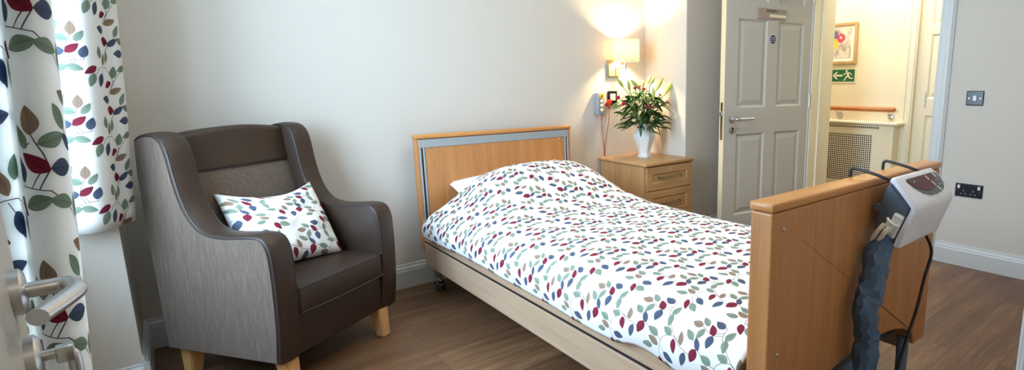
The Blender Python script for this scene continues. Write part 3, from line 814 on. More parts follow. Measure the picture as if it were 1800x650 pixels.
for (x, y) in [(1.075, -0.165), (1.955, -0.165), (1.125, -2.343), (1.905, -2.343)]:
    foot = y < -2
    bm = B(); tube(bm, [(x, y, 0.070 if not foot else 0.085), (x, y, 0.235)], 0.019, 18); tube(bm, [(x, y, 0.17), (x, y, 0.20)], 0.0205, 18)
    lg = build('leg', bm, MAT['bluegrey'] if foot else MAT['grey_metal'], bed, True)
    bm = B()
    for dx in (-.017, .017):
        lathe(bm, [(0.001, dx - .008), (0.024, dx - .008), (0.027, dx - .005), (0.027, dx + .005), (0.024, dx + .008), (0.001, dx + .008)], c=(x, y - .014, 0.0275), n=28, axis='x')
    build('castor_wheel', bm, MAT['rubber'], lg, True)
    bm = B()
    tube(bm, [(x - .026, y - .014, 0.0275), (x + .026, y - .014, 0.0275)], 0.006, 12)
    lathe(bm, [(0.010, 0.056), (0.018, 0.060), (0.018, 0.072), (0.008, 0.078)], c=(x, y - .004, 0), n=18)
    wbox(bm, Matrix.Translation((x, y - .036, 0.048)) @ Matrix.Rotation(R(35), 4, 'X'), -.022, .022, -.012, .012, -.003, .003, .002, 1)
    wbox(bm, Matrix.Translation((x, y - .014, 0.045)), -.007, .007, -.02, .012, -.02, .018, .003, 1)
    build('castor_fork', bm, MAT['steel'], lg, True)

bm = B(); tube(bm, [(1.625, -2.27, 0.0), (1.625, -2.27, .31)], .024, 18); tube(bm, [(1.625, -2.27, .15), (1.625, -2.27, .31)], .03, 18); build('lift_column', bm, MAT['bluegrey'], bed, True)
# mattress, pillow
mt = empty('mattress', (1.515, -1.2, 0.33), 'white sheeted mattress showing at the head end under the duvet', 'mattress')
bm = B(); box(bm, 1.062, 1.968, -2.295, -0.185, 0.332, 0.452, 0.035, 4); build('fitted_sheet', bm, MAT['sheet'], mt, True)

def cushion_mesh(w, h, t, n=28, sag=0.0, pinch=0.06, seed=0, wr=0.006):
    """soft square cushion with drawn-out corners in the xz plane, thickness along y"""
    b = B(); uvl = b.loops.layers.uv.verify()
    for side in (-1, 1):
        V = []
        for i in range(n + 1):
            row = []
            for j in range(n + 1):
                u, v = 2 * i / n - 1, 2 * j / n - 1
                e = ((1 - u ** 2) * (1 - v ** 2))
                th = t / 2 * (max(e, 0) ** 0.42)
                x = w / 2 * u * (1 - pinch * (1 - v * v)) ; z = h / 2 * v * (1 - pinch * (1 - u * u))
                z -= sag * (1 - u * u) * smoothstep(-.2, 1, v)
                nn = noise.noise(Vector((u * 2.1 + seed, v * 2.1, side * 3.0))) * wr + noise.noise(Vector((u * 5 + seed, v * 5, side))) * wr * .5
                k = min(1, e * 3)
                row.append(b.verts.new((x, side * th + nn * k, z)))
            V.append(row)
        for i in range(n):
            for j in range(n):
                q = [(i, j), (i + 1, j), (i + 1, j + 1), (i, j + 1)]
                if side > 0: q = q[::-1]
                f = b.faces.new([V[a][c] for a, c in q])
                for lp, (a, c) in zip(f.loops, q): lp[uvl].uv = ((a / n) * w, (c / n) * h)
    bmesh.ops.remove_doubles(b, verts=b.verts, dist=1e-5)
    return b
pl = empty('pillow', (1.56, -0.3, 0.5), 'plain white pillow propped at the headboard, mostly under the duvet', 'pillow')
b = cushion_mesh(0.74, 0.42, 0.12, sag=0.0, pinch=0.07, seed=3)
b.transform(Matrix.Translation((1.560, -0.295, 0.522)) @ Matrix.Rotation(R(-5), 4, 'Y') @ Matrix.Rotation(R(-62), 4, 'X'))
build('pillowcase', b, MAT['sheet'], pl, True)

# duvet
DY_H, DY_F = -0.225, -2.304
def g_x(x): return math.exp(-((x - 1.60) / .40) ** 4)
def duvet_row(y):
    hf = 1 - smoothstep(0.25, 0.95, -y)
    wl_, wr_ = lerp(.19, .40, hf), lerp(.16, .22, hf)
    x0 = 0.992 + 0.006 * math.sin(y * 9.0 + 1); x1 = 2.035
    hz = 0.338 + 0.012 * noise.noise(Vector((y * 2.3, 7.1, 0))) + 0.008 * math.sin(y * 5.2) + 0.022 * smoothstep(1.82, 1.94, -y) * (1 - smoothstep(1.95, 2.10, -y))
    pts = []
    n = 220
    for i in range(n + 1):
        s = i / n
        x = x0 + (x1 - x0) * (0.5 - 0.5 * math.cos(PI * s)) if False else None
        # parameter runs up the near side, across, and down the far side
        x = x0 + (x1 - x0) * (s - 0.12 * math.sin(2 * PI * s) / (2 * PI) * 7.0 * 0.9) if False else x0 + (x1 - x0) * (s * s * (3 - 2 * s))
        m = 0.180 * math.exp(-((y + .42) / (.30 if y < -.42 else .42)) ** 2) * g_x(x)
        T = 0.505 + m + 0.014 * math.sin((x - x0) / (x1 - x0) * PI)
        T -= 0.012 * smoothstep(2.1, 2.3, -y)
        t = min(1, (x - x0) / wl_); q = min(1, (x1 - x) / wr_)
        p = 2.3
        ft = (1 - (1 - t) ** p) ** (1 / p); fq = (1 - (1 - q) ** p) ** (1 / p)
        f = min(ft, fq) if min(t, q) < 1 else 1
        z = hz + (T - hz) * f
        side = 1 - f
        z += f * (0.010 * noise.noise(Vector((x * 3.2, y * 3.0, 1.5))) + 0.006 * noise.noise(Vector((x * 8, y * 7, 4.5))))
        # fine creases radiating from the pillow mound
        z += f * 0.010 * math.exp(-((y + .85) / .4) ** 2) * noise.noise(Vector((x * 7, y * 16, 9.0)))
        dx = -(1 - t) * (t < 1) * (0.014 * noise.noise(Vector((y * 5.5, z * 3, 2.2))) + 0.008 * noise.noise(Vector((y * 13, z * 5, 5.2)))) * min(1, (z - hz) * 14 + .25)
        bulge = -0.016 * math.sin(PI * min(1, f)) * (1 if t < 1 else 0)
        pts.append(Vector((x + dx + bulge, y + 0.006 * noise.noise(Vector((x * 4, y * 5, 3))), z)))
    # resample evenly by arc length
    L = [0.0]
    for a, c in zip(pts, pts[1:]): L.append(L[-1] + (c - a).length)
    m = 130; out = []; j = 0
    for k in range(m + 1):
        d = L[-1] * k / m
        while j < n - 1 and L[j + 1] < d: j += 1
        t = (d - L[j]) / max(1e-9, L[j + 1] - L[j])
        out.append((pts[j].lerp(pts[j + 1], t), d))
    return out
NY = 150
rows = [duvet_row(DY_H + (DY_F - DY_H) * i / NY) for i in range(NY + 1)]
# the head hem follows the slope of the mound, drawn back towards the foot in the middle
bm = B()
def head_shift(i, p):
    k = 1 - smoothstep(0, 14, i)
    return p + Vector((0, -0.05 * k * smoothstep(1.15, 1.5, p.x) , 0))
grid_surface(bm, lambda i, j: head_shift(i, rows[i][j][0]), range(NY + 1), range(131), lambda i, j: (-(DY_H + (DY_F - DY_H) * i / NY), rows[i][j][1]))
duvet = build('duvet', bm, MAT['duvet'], None, True, angle=180, loc=(1.5, -1.2, 0.35))
solidify(duvet, 0.012)
set_props(duvet, 'white duvet printed with trailing burgundy, blue and sage leaves on the bed', 'duvet')

# ================================================================ armchair
CA = R(33.53)
ch = empty('armchair', (0.231, -0.856, 0), 'brown leatherette wing armchair with tweed sides and pale wooden legs', 'armchair', CA)
CW = 0.612
PROF = [(0.006, .13), (-.010, .24), (-.018, .38), (-.019, .50), (-.014, .56), (0.008, .600), (.05, .612), (.12, .608), (.19, .603), (.245, .606), (.295, .624), (.335, .670), (.362, .735), (.378, .81), (.388, .875), (.402, .925), (.432, .955), (.475, .964), (.52, .956), (.548, .938)]
prof = [tuple(p) for p in catmull([(a, b, 0) for a, b in PROF], 5)]
front = [(p[0], p[1]) for p in prof]
rear = [(.560, .82), (.562, .60), (.556, .35), (.546, .13)]
outline = front + rear
def inset_outline(P, d):
    n = len(P); out = []
    for i in range(n):
        a, b, c = Vector(P[i - 1]), Vector(P[i]), Vector(P[(i + 1) % n])
        e1 = (b - a).normalized(); e2 = (c - b).normalized()
        nrm = Vector((e1.y + e2.y, -(e1.x + e2.x)))
        nrm = nrm.normalized() if nrm.length > 1e-6 else Vector((e1.y, -e1.x))
        out.append((b.x + nrm.x * d, b.y + nrm.y * d))
    return out
def arm(x0, x1, name):
    """padded arm and wing: the outline swept across its width with rolled edges"""
    b = B(); rings = []
    r = 0.012
    for (x, d) in [(x0, r), (x0 + r * .3, r * .3), (x0 + r, 0), ((x0 + x1) / 2, -.002), (x1 - r, 0), (x1 - r * .3, r * .3), (x1, r)]:
        rings.append([b.verts.new((x, p[0], p[1])) for p in inset_outline(outline, d)])
    n = len(outline)
    for a, c in zip(rings, rings[1:]):
        for i in range(n): b.faces.new([a[i], a[(i + 1) % n], c[(i + 1) % n], c[i]])
    b.faces.new(rings[0]); b.faces.new(rings[-1])
    tri_ngons(b)
    return build(name, b, MAT['leather'], ch, True, local=True, angle=50)
# the outline runs clockwise, so a positive inset shrinks it
area = sum(outline[i - 1][0] * outline[i][1] - outline[i][0] * outline[i - 1][1] for i in range(len(outline)))
if area > 0:
    _io = inset_outline
    inset_outline = lambda P, d: _io(P, -d)
AW = 0.088
for (x0, x1, xo, s) in [(0.0, AW, 0.0, -1), (CW - AW, CW, CW, 1)]:
    a_ = arm(x0, x1, 'arm')
    b = B(); po = inset_outline(outline, 0.0135)
    prism(b, po, xo + s * 0.0045, xo - s * .004, 'yzx'); 
    tri_ngons(b)
    build('side_panel', b, MAT['tweed'], a_, local=True)
    for xe, nm in ((x0 + .004, 'outer'), (x1 - .004, 'inner')):
        b = B(); pp = inset_outline(outline, .006)[:len(front)]
        tube(b, [(xe, p[0], p[1]) for p in pp], 0.0042, 8)
        build('piping', b, MAT['piping'], a_, True, local=True)
# back: leatherette head section above a tweed lumbar section, arched along the top
IX0, IX1 = AW - .004, CW - AW + .004
def back_pt(u, z):
    """front surface of the back"""
    x = lerp(IX0, IX1, u)
    y = lerp(.385, .468, smoothstep(.36, .97, z)) - 0.014 * math.sin(PI * u) ** .6
    return x, y
ztop = lambda u: 0.948 + 0.024 * math.sin(PI * u) ** .8
def back_piece(z0, z1f, name, m, puff):
    b = B(); NU, NV = 22, 16
    def f(i, j):
        u = i / NU; v = j / NV
        z1 = z1f(u); z = lerp(z0, z1, v)
        x, y = back_pt(u, z)
        e = min(1, (v * (1 - v)) * 14) ** .5
        return (x, y - puff * e, z)
    V = grid_surface(b, f, range(NU + 1), range(NV + 1))
    # thickness: roll over the top to the rear face
    back = [[b.verts.new((lerp(IX0, IX1, i / NU), .552, lerp(z0, z1f(i / NU), j / NV) - (0.01 if j == NV else 0))) for j in (0, NV)] for i in range(NU + 1)]
    for i in range(NU):
        mid0 = V[i][NV]; mid1 = V[i + 1][NV]
        b.faces.new([mid0, back[i][1], back[i + 1][1], mid1][::-1])
        b.faces.new([back[i][0], back[i][1], back[i + 1][1], back[i + 1][0]])
        b.faces.new([V[i][0], V[i + 1][0], back[i + 1][0], back[i][0]])
    return build(name, b, m, ch, True, local=True, angle=60)
bk = back_piece(.802, ztop, 'backrest', MAT['leather'], 0.012)
back_piece(.34, lambda u: .802, 'lumbar_panel', MAT['tweed'], 0.010)
b = B(); tube(b, [(lerp(IX0, IX1, k / 20), back_pt(k / 20, .802)[1] - .001, .802) for k in range(21)], 0.0028, 8); build('seam_piping', b, MAT['piping'], bk, True, local=True)
# seat base and cushion
b = B(); box(b, IX0, IX1, 0.004, .54, .132, .305, .010, 3); build('seat_rail', b, MAT['leather'], ch, True, local=True)
def seat_cushion():
    b = B(); box(b, IX0 + .004, IX1 - .004, -.016, .41, .292, .398, .014, 3)
    bmesh.ops.subdivide_edges(b, edges=[e for e in b.edges if e.calc_length() > .2], cuts=7, use_grid_fill=True)
    for v in b.verts:
        u = (v.co.x - IX0) / (IX1 - IX0); w_ = (v.co.y + .016) / .426
        if v.co.z > .36: v.co.z += .013 * math.sin(PI * max(0, min(1, u))) * math.sin(PI * max(0, min(1, w_ * .8 + .15)))
        if v.co.y < 0: v.co.y -= .010 * math.sin(PI * max(0, min(1, u)))
    return b
sc_ = build('seat_cushion', seat_cushion(), MAT['leather'], ch, True, local=True, angle=60)
for z in (.392, .298):
    b = B(); tube(b, [(lerp(IX0 + .006, IX1 - .006, k / 24), -.017 - .010 * math.sin(PI * k / 24) + (.004 if z > .35 else .0), z + (.002 * math.sin(PI * k / 24) if z > .35 else 0)) for k in range(25)], .0036, 8)
    build('cushion_piping', b, MAT['piping'], sc_, True, local=True)
for (x, y, sx, sy) in [(.062, .050, 0, -1), (CW - .085, .035, 0, -1), (.055, .500, 0, 1), (CW - .055, .500, 0, 1)]:
    b = B(); t0, t1 = .030, .021
    v0 = [b.verts.new((x + a * t0, y + c * t0, .136)) for a, c in ((-1, -1), (1, -1), (1, 1), (-1, 1))]
    v1 = [b.verts.new((x + a * t1, y + sy * .018 + c * t1, 0.0)) for a, c in ((-1, -1), (1, -1), (1, 1), (-1, 1))]
    b.faces.new(v0); b.faces.new(v1[::-1])
    for i in range(4): b.faces.new([v0[i], v0[(i + 1) % 4], v1[(i + 1) % 4], v1[i]])
    bmesh.ops.bevel(b, geom=list(b.edges), offset=.004, segments=2, affect='EDGES')
    build('leg', b, MAT['leg_wood'], ch, local=True)
# scatter cushion on the seat
cu = empty('scatter_cushion', tuple(root_matrix(ch) @ Vector((.33, .28, .41))), 'square white cushion with leaf print leaning in the brown armchair', 'cushion')
b = cushion_mesh(.385, .36, .155, n=32, sag=.045, pinch=.05, seed=11, wr=.010)
b.transform(root_matrix(ch) @ Matrix.Translation((.318, .285, .562)) @ Matrix.Rotation(R(-10), 4, 'Z') @ Matrix.Rotation(R(-34), 4, 'X') @ Matrix.Rotation(R(3), 4, 'Y'))
build('cushion_cover', b, MAT['cushion'], cu, True, angle=180)

# ================================================================ bedside cabinet
cb = empty('bedside_cabinet', (2.56, -.26, 0), 'oak bedside cabinet with framed drawers in the nook beside the bed', 'bedside cabinet')
b = B(); box(b, 2.340, 2.778, -.484, -.022, 0.0, .592, .002, 1); build('carcass', b, MAT['oak'], cb)
b = B(); box(b, 2.330, 2.788, -.512, -.006, .594, .618, .009, 3); build('cabinet_top', b, MAT['oak_x'], cb, True)
for i, (z0, z1) in enumerate([(.432, .588), (.238, .426), (.042, .232)]):
    b = B(); box(b, 2.352, 2.776, -.504, -.485, z0, z1)
    b.normal_update()
    f = [f for f in b.faces if f.normal.y < -.9]
    for (tk, dp) in [(.046, 0), (.007, -.007), (.001, 0.0)]:
        bmesh.ops.inset_individual(b, faces=f, thickness=tk, depth=dp, use_even_offset=True)
    d_ = build('drawer', b, MAT['oak_x'], cb)
    zm = (z0 + z1) / 2 + (.004 if i == 0 else 0)
    b = B(); P = [(2.455, -.497, zm), (2.458, -.520, zm), (2.475, -.524, zm), (2.64, -.524, zm), (2.652, -.520, zm), (2.655, -.497, zm)]
    for (p, q) in zip(P, P[1:]):
        a, c = Vector(p), Vector(q); L = (c - a).length
        wbox(b, Matrix.Translation((a + c) / 2) @ Matrix.Rotation(math.atan2(c.y - a.y, c.x - a.x), 4, 'Z'), -L / 2 - .001, L / 2 + .001, -.002, .002, -.0095, .0095, .0012, 1)
    build('handle', b, MAT['brass'], d_)
    if i == 0:
        b = B(); lathe(b, [(.0005, -.5065), (.006, -.5065), (.0075, -.5045), (.0075, -.503), (.0005, -.503)], c=(2.563, 0, .566), n=18, axis='y'); build('drawer_lock', b, MAT['chrome'], d_, True)
b = B(); box(b, 2.352, 2.776, -.480, -.44, 0, .04); build('plinth', b, MAT['oak_x'], cb)

# ================================================================ vase and flowers
VX, VY, VZ = 2.570, -.235, .6185
vs = empty('vase', (VX, VY, VZ), 'white six sided ceramic vase of lilies on the bedside cabinet', 'vase')
b = B()
VP = [(.001, 0), (.050, 0), (.050, .006), (.044, .018), (.040, .032), (.052, .070), (.070, .115), (.079, .148), (.077, .168), (.060, .190), (.046, .203), (.044, .218), (.049, .232), (.046, .236), (.041, .236), (.036, .215), (.036, .200), (.04, .03), (.001, .03)]
lathe(b, VP, (VX, VY, VZ), 6, rot=R(12))
bmesh.ops.bevel(b, geom=[e for e in b.edges if abs(e.verts[0].co.z - e.verts[1].co.z) > .004], offset=.003, segments=2, affect='EDGES')
build('body', b, MAT['ceramic'], vs, True, angle=35)
fl = B()
for (dx, dz, r) in [(0, 0, .007), (-.006, .012, .005), (.005, .020, .006), (.004, -.012, .005), (-.004, -.02, .004)]:
    a = R(12 + 60 * 3 + 30) if False else R(222)
    n_ = Vector((math.cos(a), math.sin(a), 0)); t_ = Vector((-n_.y, n_.x, 0)); c_ = Vector((VX, VY, VZ + .150 + dz)) + n_ * .0638 + t_ * dx
    vsx = [fl.verts.new(c_ + (t_ * math.cos(2 * PI * k / 10) + Vector((0, 0, 1)) * math.sin(2 * PI * k / 10)) * r * (1 if k % 2 else .6)) for k in range(10)]
    fl.faces.new(vsx)
ob = build('painted_blossom', fl, MAT['pink'], vs)
LILY = [((2.306, -.26, 1.167), (2.357, -.26, 1.11)), ((2.443, -.21, 1.158), (2.457, -.21, 1.081)), ((2.399, -.29, 1.157), (2.474, -.29, 1.094)),
        ((2.597, -.2, 1.154), (2.587, -.2, 1.105)), ((2.68, -.19, 1.193), (2.643, -.19, 1.127)), ((2.649, -.26, 1.173), (2.6, -.26, 1.124)),
        ((2.747, -.24, 1.173), (2.678, -.24, 1.082)), ((2.802, -.28, 1.136), (2.722, -.28, 1.051)), ((2.557, -.34, 1.106), (2.56, -.34, 1.021))]
LLAB = ['tall green lily bud at the left end of the vase bouquet', 'upright lily bud second from the left end of the bouquet', 'lily bud leaning left just right of the upright one',
        'short pale cream lily bud standing mid bouquet', 'tallest lily bud, tip top of the vase bouquet', 'slim lily bud just below the tallest one',
        'plump lily bud second from the right end of the bouquet', 'lily bud leaning furthest right in the vase', 'pale lily bud low at the front centre of the bouquet']
NECK = Vector((VX, VY, VZ + .215))
def stem_curve(end, k, spread=.022):
    e = Vector(end); a = 2.4 * k
    base = Vector((VX + math.cos(a) * .016, VY + math.sin(a) * .016, VZ + .05))
    nk = NECK + Vector((math.cos(a) * spread, math.sin(a) * spread, 0))
    mid = nk.lerp(e, .5) + Vector((0, 0, .03))
    return catmull([base, nk, mid, e], 6)
def leaf_blade(b, p, d, L, W, droop=.3, n=8, twist=0.0):
    """one folded lance-shaped leaf from p along d"""
    p = Vector(p); d = Vector(d).normalized()
    side = d.cross(Vector((0, 0, 1)))
    side = side.normalized() if side.length > .05 else Vector((1, 0, 0))
    side = Matrix.Rotation(twist, 3, d) @ side
    up = side.cross(d)
    prev = None
    for i in range(n + 1):
        t = i / n
        c = p + d * (L * t) - Vector((0, 0, 1)) * (droop * L * t * t)
        w = W * math.sin(PI * min(1, t * .92 + .06)) ** .8 if i < n else .0004
        cur = [b.verts.new(c + side * w + up * w * .35), b.verts.new(c), b.verts.new(c - side * w + up * w * .35)]
        if prev:
            for q in (0, 1): b.faces.new([prev[q], prev[q + 1], cur[q + 1], cur[q]])
        prev = cur
random.seed(5)
for k, ((tip, bs), lab) in enumerate(zip(LILY, LLAB)):
    o = empty('lily_stem', (VX, VY, VZ + .05), lab, 'flower', group='lily buds in the white vase')
    b = B(); tube(b, stem_curve(bs, k), .0028, 8); build('stem', b, MAT['stem'], o, True)
    t_, s_ = Vector(tip), Vector(bs); ln = (t_ - s_).length
    rr = [.3, .62, .85, .98, 1.0, .92, .74, .5, .16]
    b = B(); tube(b, [s_.lerp(t_, i / 8) for i in range(9)], [.0125 * (ln / .08) ** .4 * q for q in rr], 12); build('bud', b, MAT['bud'], o, True)
    b = B()
    for j in range(3):
        a = random.random() * 6.28
        pt = NECK.lerp(s_, .35 + .2 * j); leaf_blade(b, pt, (math.cos(a), math.sin(a), .5), random.uniform(.06, .10), .0085, random.uniform(.3, .9), twist=random.uniform(-.6, .6))
    build('stem_leaves', b, MAT['leaf2'], o, True)['kind'] = 'stuff'
CARN = [(2.43, -.3, 1.095), (2.524, -.24, 1.104), (2.491, -.32, 1.089), (2.303, -.28, 1.037), (2.281, -.18, .99), (2.322, -.31, .998), (2.486, -.37, .979), (2.665, -.29, 1.047), (2.724, -.3, .997)]
CLAB = ['pink carnation high on the left of the bouquet', 'small pink carnation at the top middle of the bouquet', 'red pink carnation below the top middle one', 'pink carnation above the outstretched left sprig',
        'pink carnation bud at the end of the left sprig, by the red call plug', 'pale pink carnation low on the left of the bouquet', 'pink carnation low at the front of the bouquet', 'red pink carnation right of the middle of the bouquet',
        'pink carnation lowest on the right of the bouquet']
for k, (p, lab) in enumerate(zip(CARN, CLAB)):
    o = empty('carnation', (VX, VY, VZ + .05), lab, 'flower', group='pink carnations in the white vase')
    b = B(); c_ = stem_curve(p, k + 20); tube(b, c_, .0016, 6); build('stem', b, MAT['stem'], o, True)
    d_ = (c_[-1] - c_[-3]).normalized(); p_ = Vector(p)
    b = B(); tube(b, [p_ - d_ * .016, p_ - d_ * .008, p_], [.002, .0046, .005], 10); build('calyx', b, MAT['leaf2'], o, True)
    b = B(); random.seed(40 + k)
    q_ = d_.to_track_quat('Z', 'Y').to_matrix()
    for ring, (n_, L_, tilt) in enumerate([(9, .017, .5), (8, .015, .9), (6, .012, 1.25)]):
        for i in range(n_):
            a = 2 * PI * (i + .5 * ring) / n_ + random.uniform(-.15, .15)
            out = Vector((math.cos(a) * math.cos(tilt), math.sin(a) * math.cos(tilt), math.sin(tilt))); sd = Vector((-math.sin(a), math.cos(a), 0))
            c0 = [b.verts.new(p_ + q_ @ (out * .002 + sd * s * .0012)) for s in (-1, 1)]
            c1 = [b.verts.new(p_ + q_ @ (out * L_ + sd * s * .0065 + Vector((0, 0, random.uniform(-.002, .002))))) for s in (-1, -.3, .3, 1)]
            b.faces.new([c0[0], c0[1], c1[3], c1[2], c1[1], c1[0]])
    build('petals', b, MAT['pink'], o, True)['kind'] = 'stuff'
# loose greenery
random.seed(12)
b = B()
for i in range(230):
    a = random.uniform(0, 2 * PI); r_ = random.uniform(.01, .14) ; z_ = random.uniform(.24, .47) - r_ * .45
    p = Vector((VX + math.cos(a) * r_ * 1.1 - .02, VY + math.sin(a) * r_ * .75, VZ + z_))
    if p.y > -.03: continue
    d_ = Vector((math.cos(a), math.sin(a) * .7, random.uniform(-.2, .7)))
    leaf_blade(b, p, d_, random.uniform(.05, .11), random.uniform(.008, .016), random.uniform(.1, .8), twist=random.uniform(-.9, .9))
for (p, d_, L_, W_, dr) in [((2.50, -.28, .90), (-.25, -.25, -.75), .12, .014, .2), ((2.60, -.30, .89), (.15, -.25, -.6), .12, .014, .2), ((2.66, -.27, .97), (.8, -.3, .35), .15, .011, .9), ((2.48, -.28, .97), (-.9, -.2, .3), .15, .010, .5),
                            ((2.56, -.3, .93), (.3, -.5, -.2), .12, .015, .5), ((2.5, -.3, .97), (-.6, -.4, .1), .13, .014, .6), ((2.63, -.3, .98), (.5, -.4, .0), .13, .014, .6)]:
    leaf_blade(b, p, d_, L_, W_, dr)
for i in range(26):                                     # thin feathery twigs
    a = random.uniform(0, 2 * PI); r_ = random.uniform(.10, .20)
    e = Vector((VX + math.cos(a) * r_, VY + math.sin(a) * r_ * .7, VZ + random.uniform(.24, .42)))
    if e.y > -.03: continue
    c_ = catmull([NECK, NECK.lerp(e, .5) + Vector((0, 0, .04)), e], 4); tube(b, c_, .0010, 5)
    for q in range(3, len(c_)):
        for s in (-1, 1): leaf_blade(b, c_[q], (s * .6 + math.cos(a) * .5, math.sin(a) * .5 - .2 * s, .3), .024, .0035, .2, 4)
g_ = build('bouquet_foliage', b, MAT['leaf'], None, True, loc=(VX, VY, VZ + .2)); set_props(g_, 'dark green leaves filling out the bouquet in the white vase', 'foliage', kind='stuff')

# ================================================================ mattress pump on the footboard
pu = empty('air_mattress_pump', (1.62, -2.45, .78), 'white and slate air mattress pump hooked over the bed footboard', 'mattress pump')
X0, X1 = 1.488, 1.762
def pump_shell(outl, x0, x1, r, m, name, par, inner=0):
    """profile in the yz plane swept across x with rounded ends"""
    P = [tuple(p)[:2] for p in catmull([(a, c, 0) for a, c in outl], 4, True)]
    b = B(); rings = []
    ar = sum(P[i - 1][0] * P[i][1] - P[i][0] * P[i - 1][1] for i in range(len(P)))
    def ins(d):
        n = len(P); o = []
        for i in range(n):
            a, q, c = Vector(P[i - 1]), Vector(P[i]), Vector(P[(i + 1) % n]); e = (c - a).normalized()
            nn = Vector((-e.y, e.x)) if ar > 0 else Vector((e.y, -e.x))
            o.append((q.x + nn.x * d, q.y + nn.y * d))
        return o
    for (x, d) in [(x0, r), (x0 + r * .08, r * .55), (x0 + r * .35, r * .2), (x0 + r, 0), (x1 - r, 0), (x1 - r * .35, r * .2), (x1 - r * .08, r * .55), (x1, r)]:
        rings.append([b.verts.new((x, q[0], q[1])) for q in ins(d)])
    n = len(P)
    for a, c in zip(rings, rings[1:]):
        for i in range(n): b.faces.new([a[i], a[(i + 1) % n], c[(i + 1) % n], c[i]])
    b.faces.new(rings[0]); b.faces.new(rings[-1])
    tri_ngons(b)
    return build(name, b, m, par, True, angle=45)
# white front shell (top slope, nose, front face) and the slate rear half
pump_shell([(-2.426, .858), (-2.428, .869), (-2.440, .872), (-2.462, .852), (-2.490, .820), (-2.503, .802), (-2.503, .786), (-2.490, .752), (-2.473, .705), (-2.466, .682), (-2.459, .674), (-2.454, .680),
            (-2.462, .712), (-2.478, .760), (-2.487, .788), (-2.484, .802), (-2.460, .830), (-2.440, .850)], X0, X1, .014, MAT['pump_white'], 'front_shell', pu)
pump_shell([(-2.424, .852), (-2.432, .858), (-2.452, .838), (-2.482, .803), (-2.484, .788), (-2.474, .752), (-2.458, .706), (-2.447, .686), (-2.425, .694), (-2.403, .706), (-2.394, .718), (-2.394, .735), (-2.404, .785), (-2.416, .83)], X0 + .004, X1 - .004, .006, MAT['pump_grey'], 'rear_case', pu)
# filled front between the two shell edges
pump_shell([(-2.434, .866), (-2.441, .8695), (-2.461, .850), (-2.489, .818), (-2.500, .801), (-2.500, .787), (-2.488, .752), (-2.471, .706), (-2.464, .685), (-2.458, .684), (-2.466, .712), (-2.480, .760), (-2.488, .788), (-2.484, .803), (-2.459, .832)], X0 + .003, X1 - .003, .006, MAT['pump_white'], 'shell_body', pu)
# display panel on the top slope: a flat-topped lens outline
def slope(s, out=0.0):
    """point on the top slope, s 0 at the rear, 1 at the nose"""
    a, c = Vector((0, -2.442, .8705)), Vector((0, -2.496, .8105)); d = (c - a).normalized(); n = Vector((0, d.z, -d.y)); n = n if n.z > 0 else -n
    return a.lerp(c, s) + n * out
def on_slope(b, outl, out0, out1):
    v0 = [b.verts.new(slope(s, out0) + Vector((lerp(X0, X1, u), 0, 0))) for u, s in outl]; v1 = [b.verts.new(slope(s, out1) + Vector((lerp(X0, X1, u), 0, 0))) for u, s in outl]
    n = len(outl); b.faces.new(v0); b.faces.new(v1[::-1])
    for i in range(n): b.faces.new([v0[i], v1[i], v1[(i + 1) % n], v0[(i + 1) % n]])
lens = [(.16, .22)] + [(lerp(.18, .88, k / 12), .13) for k in range(13)] + [(.925, .22), (.945, .42), (.92, .64), (.85, .82), (.74, .92), (.60, .95), (.45, .92), (.32, .78), (.21, .50)]
b = B(); on_slope(b, lens, -.004, .0045); dp_ = build('display_panel', b, MAT['display_grey'], pu)
lens2 = [(.175, .22), (.19, .155), (.82, .155), (.81, .42), (.68, .64), (.60, .76), (.46, .76), (.34, .64), (.225, .43)]
b = B(); on_slope(b, lens2, 0.0, .0054); build('display_window', b, MAT['display_red'], dp_)
for (u, s) in [(.60, .20), (.655, .46), (.80, .16), (.70, .70)]:
    b = B(); on_slope(b, [(u, s), (u + .025, s - .02), (u + .055, s + .17), (u + .03, s + .19)], .002, .0062); build('display_button', b, MAT['white_plastic'], dp_)
for (u, s) in [(.74, .42), (.80, .42), (.77, .60), (.83, .58)]:
    b = B(); on_slope(b, [(u, s), (u + .03, s), (u + .035, s + .08), (u + .005, s + .08)], .002, .0060); build('keypad_mark', b, MAT['grey_metal'], dp_)
b = B(); on_slope(b, [(.25, .30), (.32, .24), (.33, .30), (.26, .36)], .0028, .0060); build('display_mark', b, MAT['bluegrey'], dp_)
# connector block with a buckle and two cream tubes on the side
YV = lambda y, z, x: (x, y, z)
b = B(); sl = Matrix.Translation((X0 - .002, -2.452, .742)) @ Matrix.Rotation(R(20), 4, 'X')
wbox(b, sl, -.006, .008, -.014, .014, -.036, .036, .005, 3); cn = build('air_connector', b, MAT['white_plastic'], pu, True)
b = B(); wbox(b, sl @ Matrix.Translation((-.008, .010, -.006)), -.007, .006, -.011, .011, -.017, .017, .005, 3)
tube(b, catmull([tuple(sl @ Vector((-.012, .02, .014))), tuple(sl @ Vector((-.026, .012, .016))), tuple(sl @ Vector((-.028, -.006, .012))), tuple(sl @ Vector((-.012, -.014, .010)))], 4), .004, 8)
wbox(b, sl @ Matrix.Translation((-.008, -.002, .028)), -.002, .002, -.012, .012, -.004, .004, .001, 1)
build('release_buckle', b, MAT['white_plastic'], cn, True)
for dy in (0.004, 0.021):
    b = B(); tube(b, catmull([tuple(sl @ Vector((-.014, dy, -.004))), tuple(sl @ Vector((-.024, dy + .004, -.022))), tuple(sl @ Vector((-.018, dy + .010, -.05))), tuple(sl @ Vector((-.012, dy + .012, -.066)))], 5), .0066, 14); build('cream_air_tube', b, MAT['cream_tube'], cn, True)
b = B(); lathe(b, [(.001, -.004), (.009, -.004), (.010, 0), (.010, .006), (.001, .006)], c=(X0 + .008, -2.398, .785), n=18, axis='x'); build('side_knob', b, MAT['pump_grey'], pu, True)
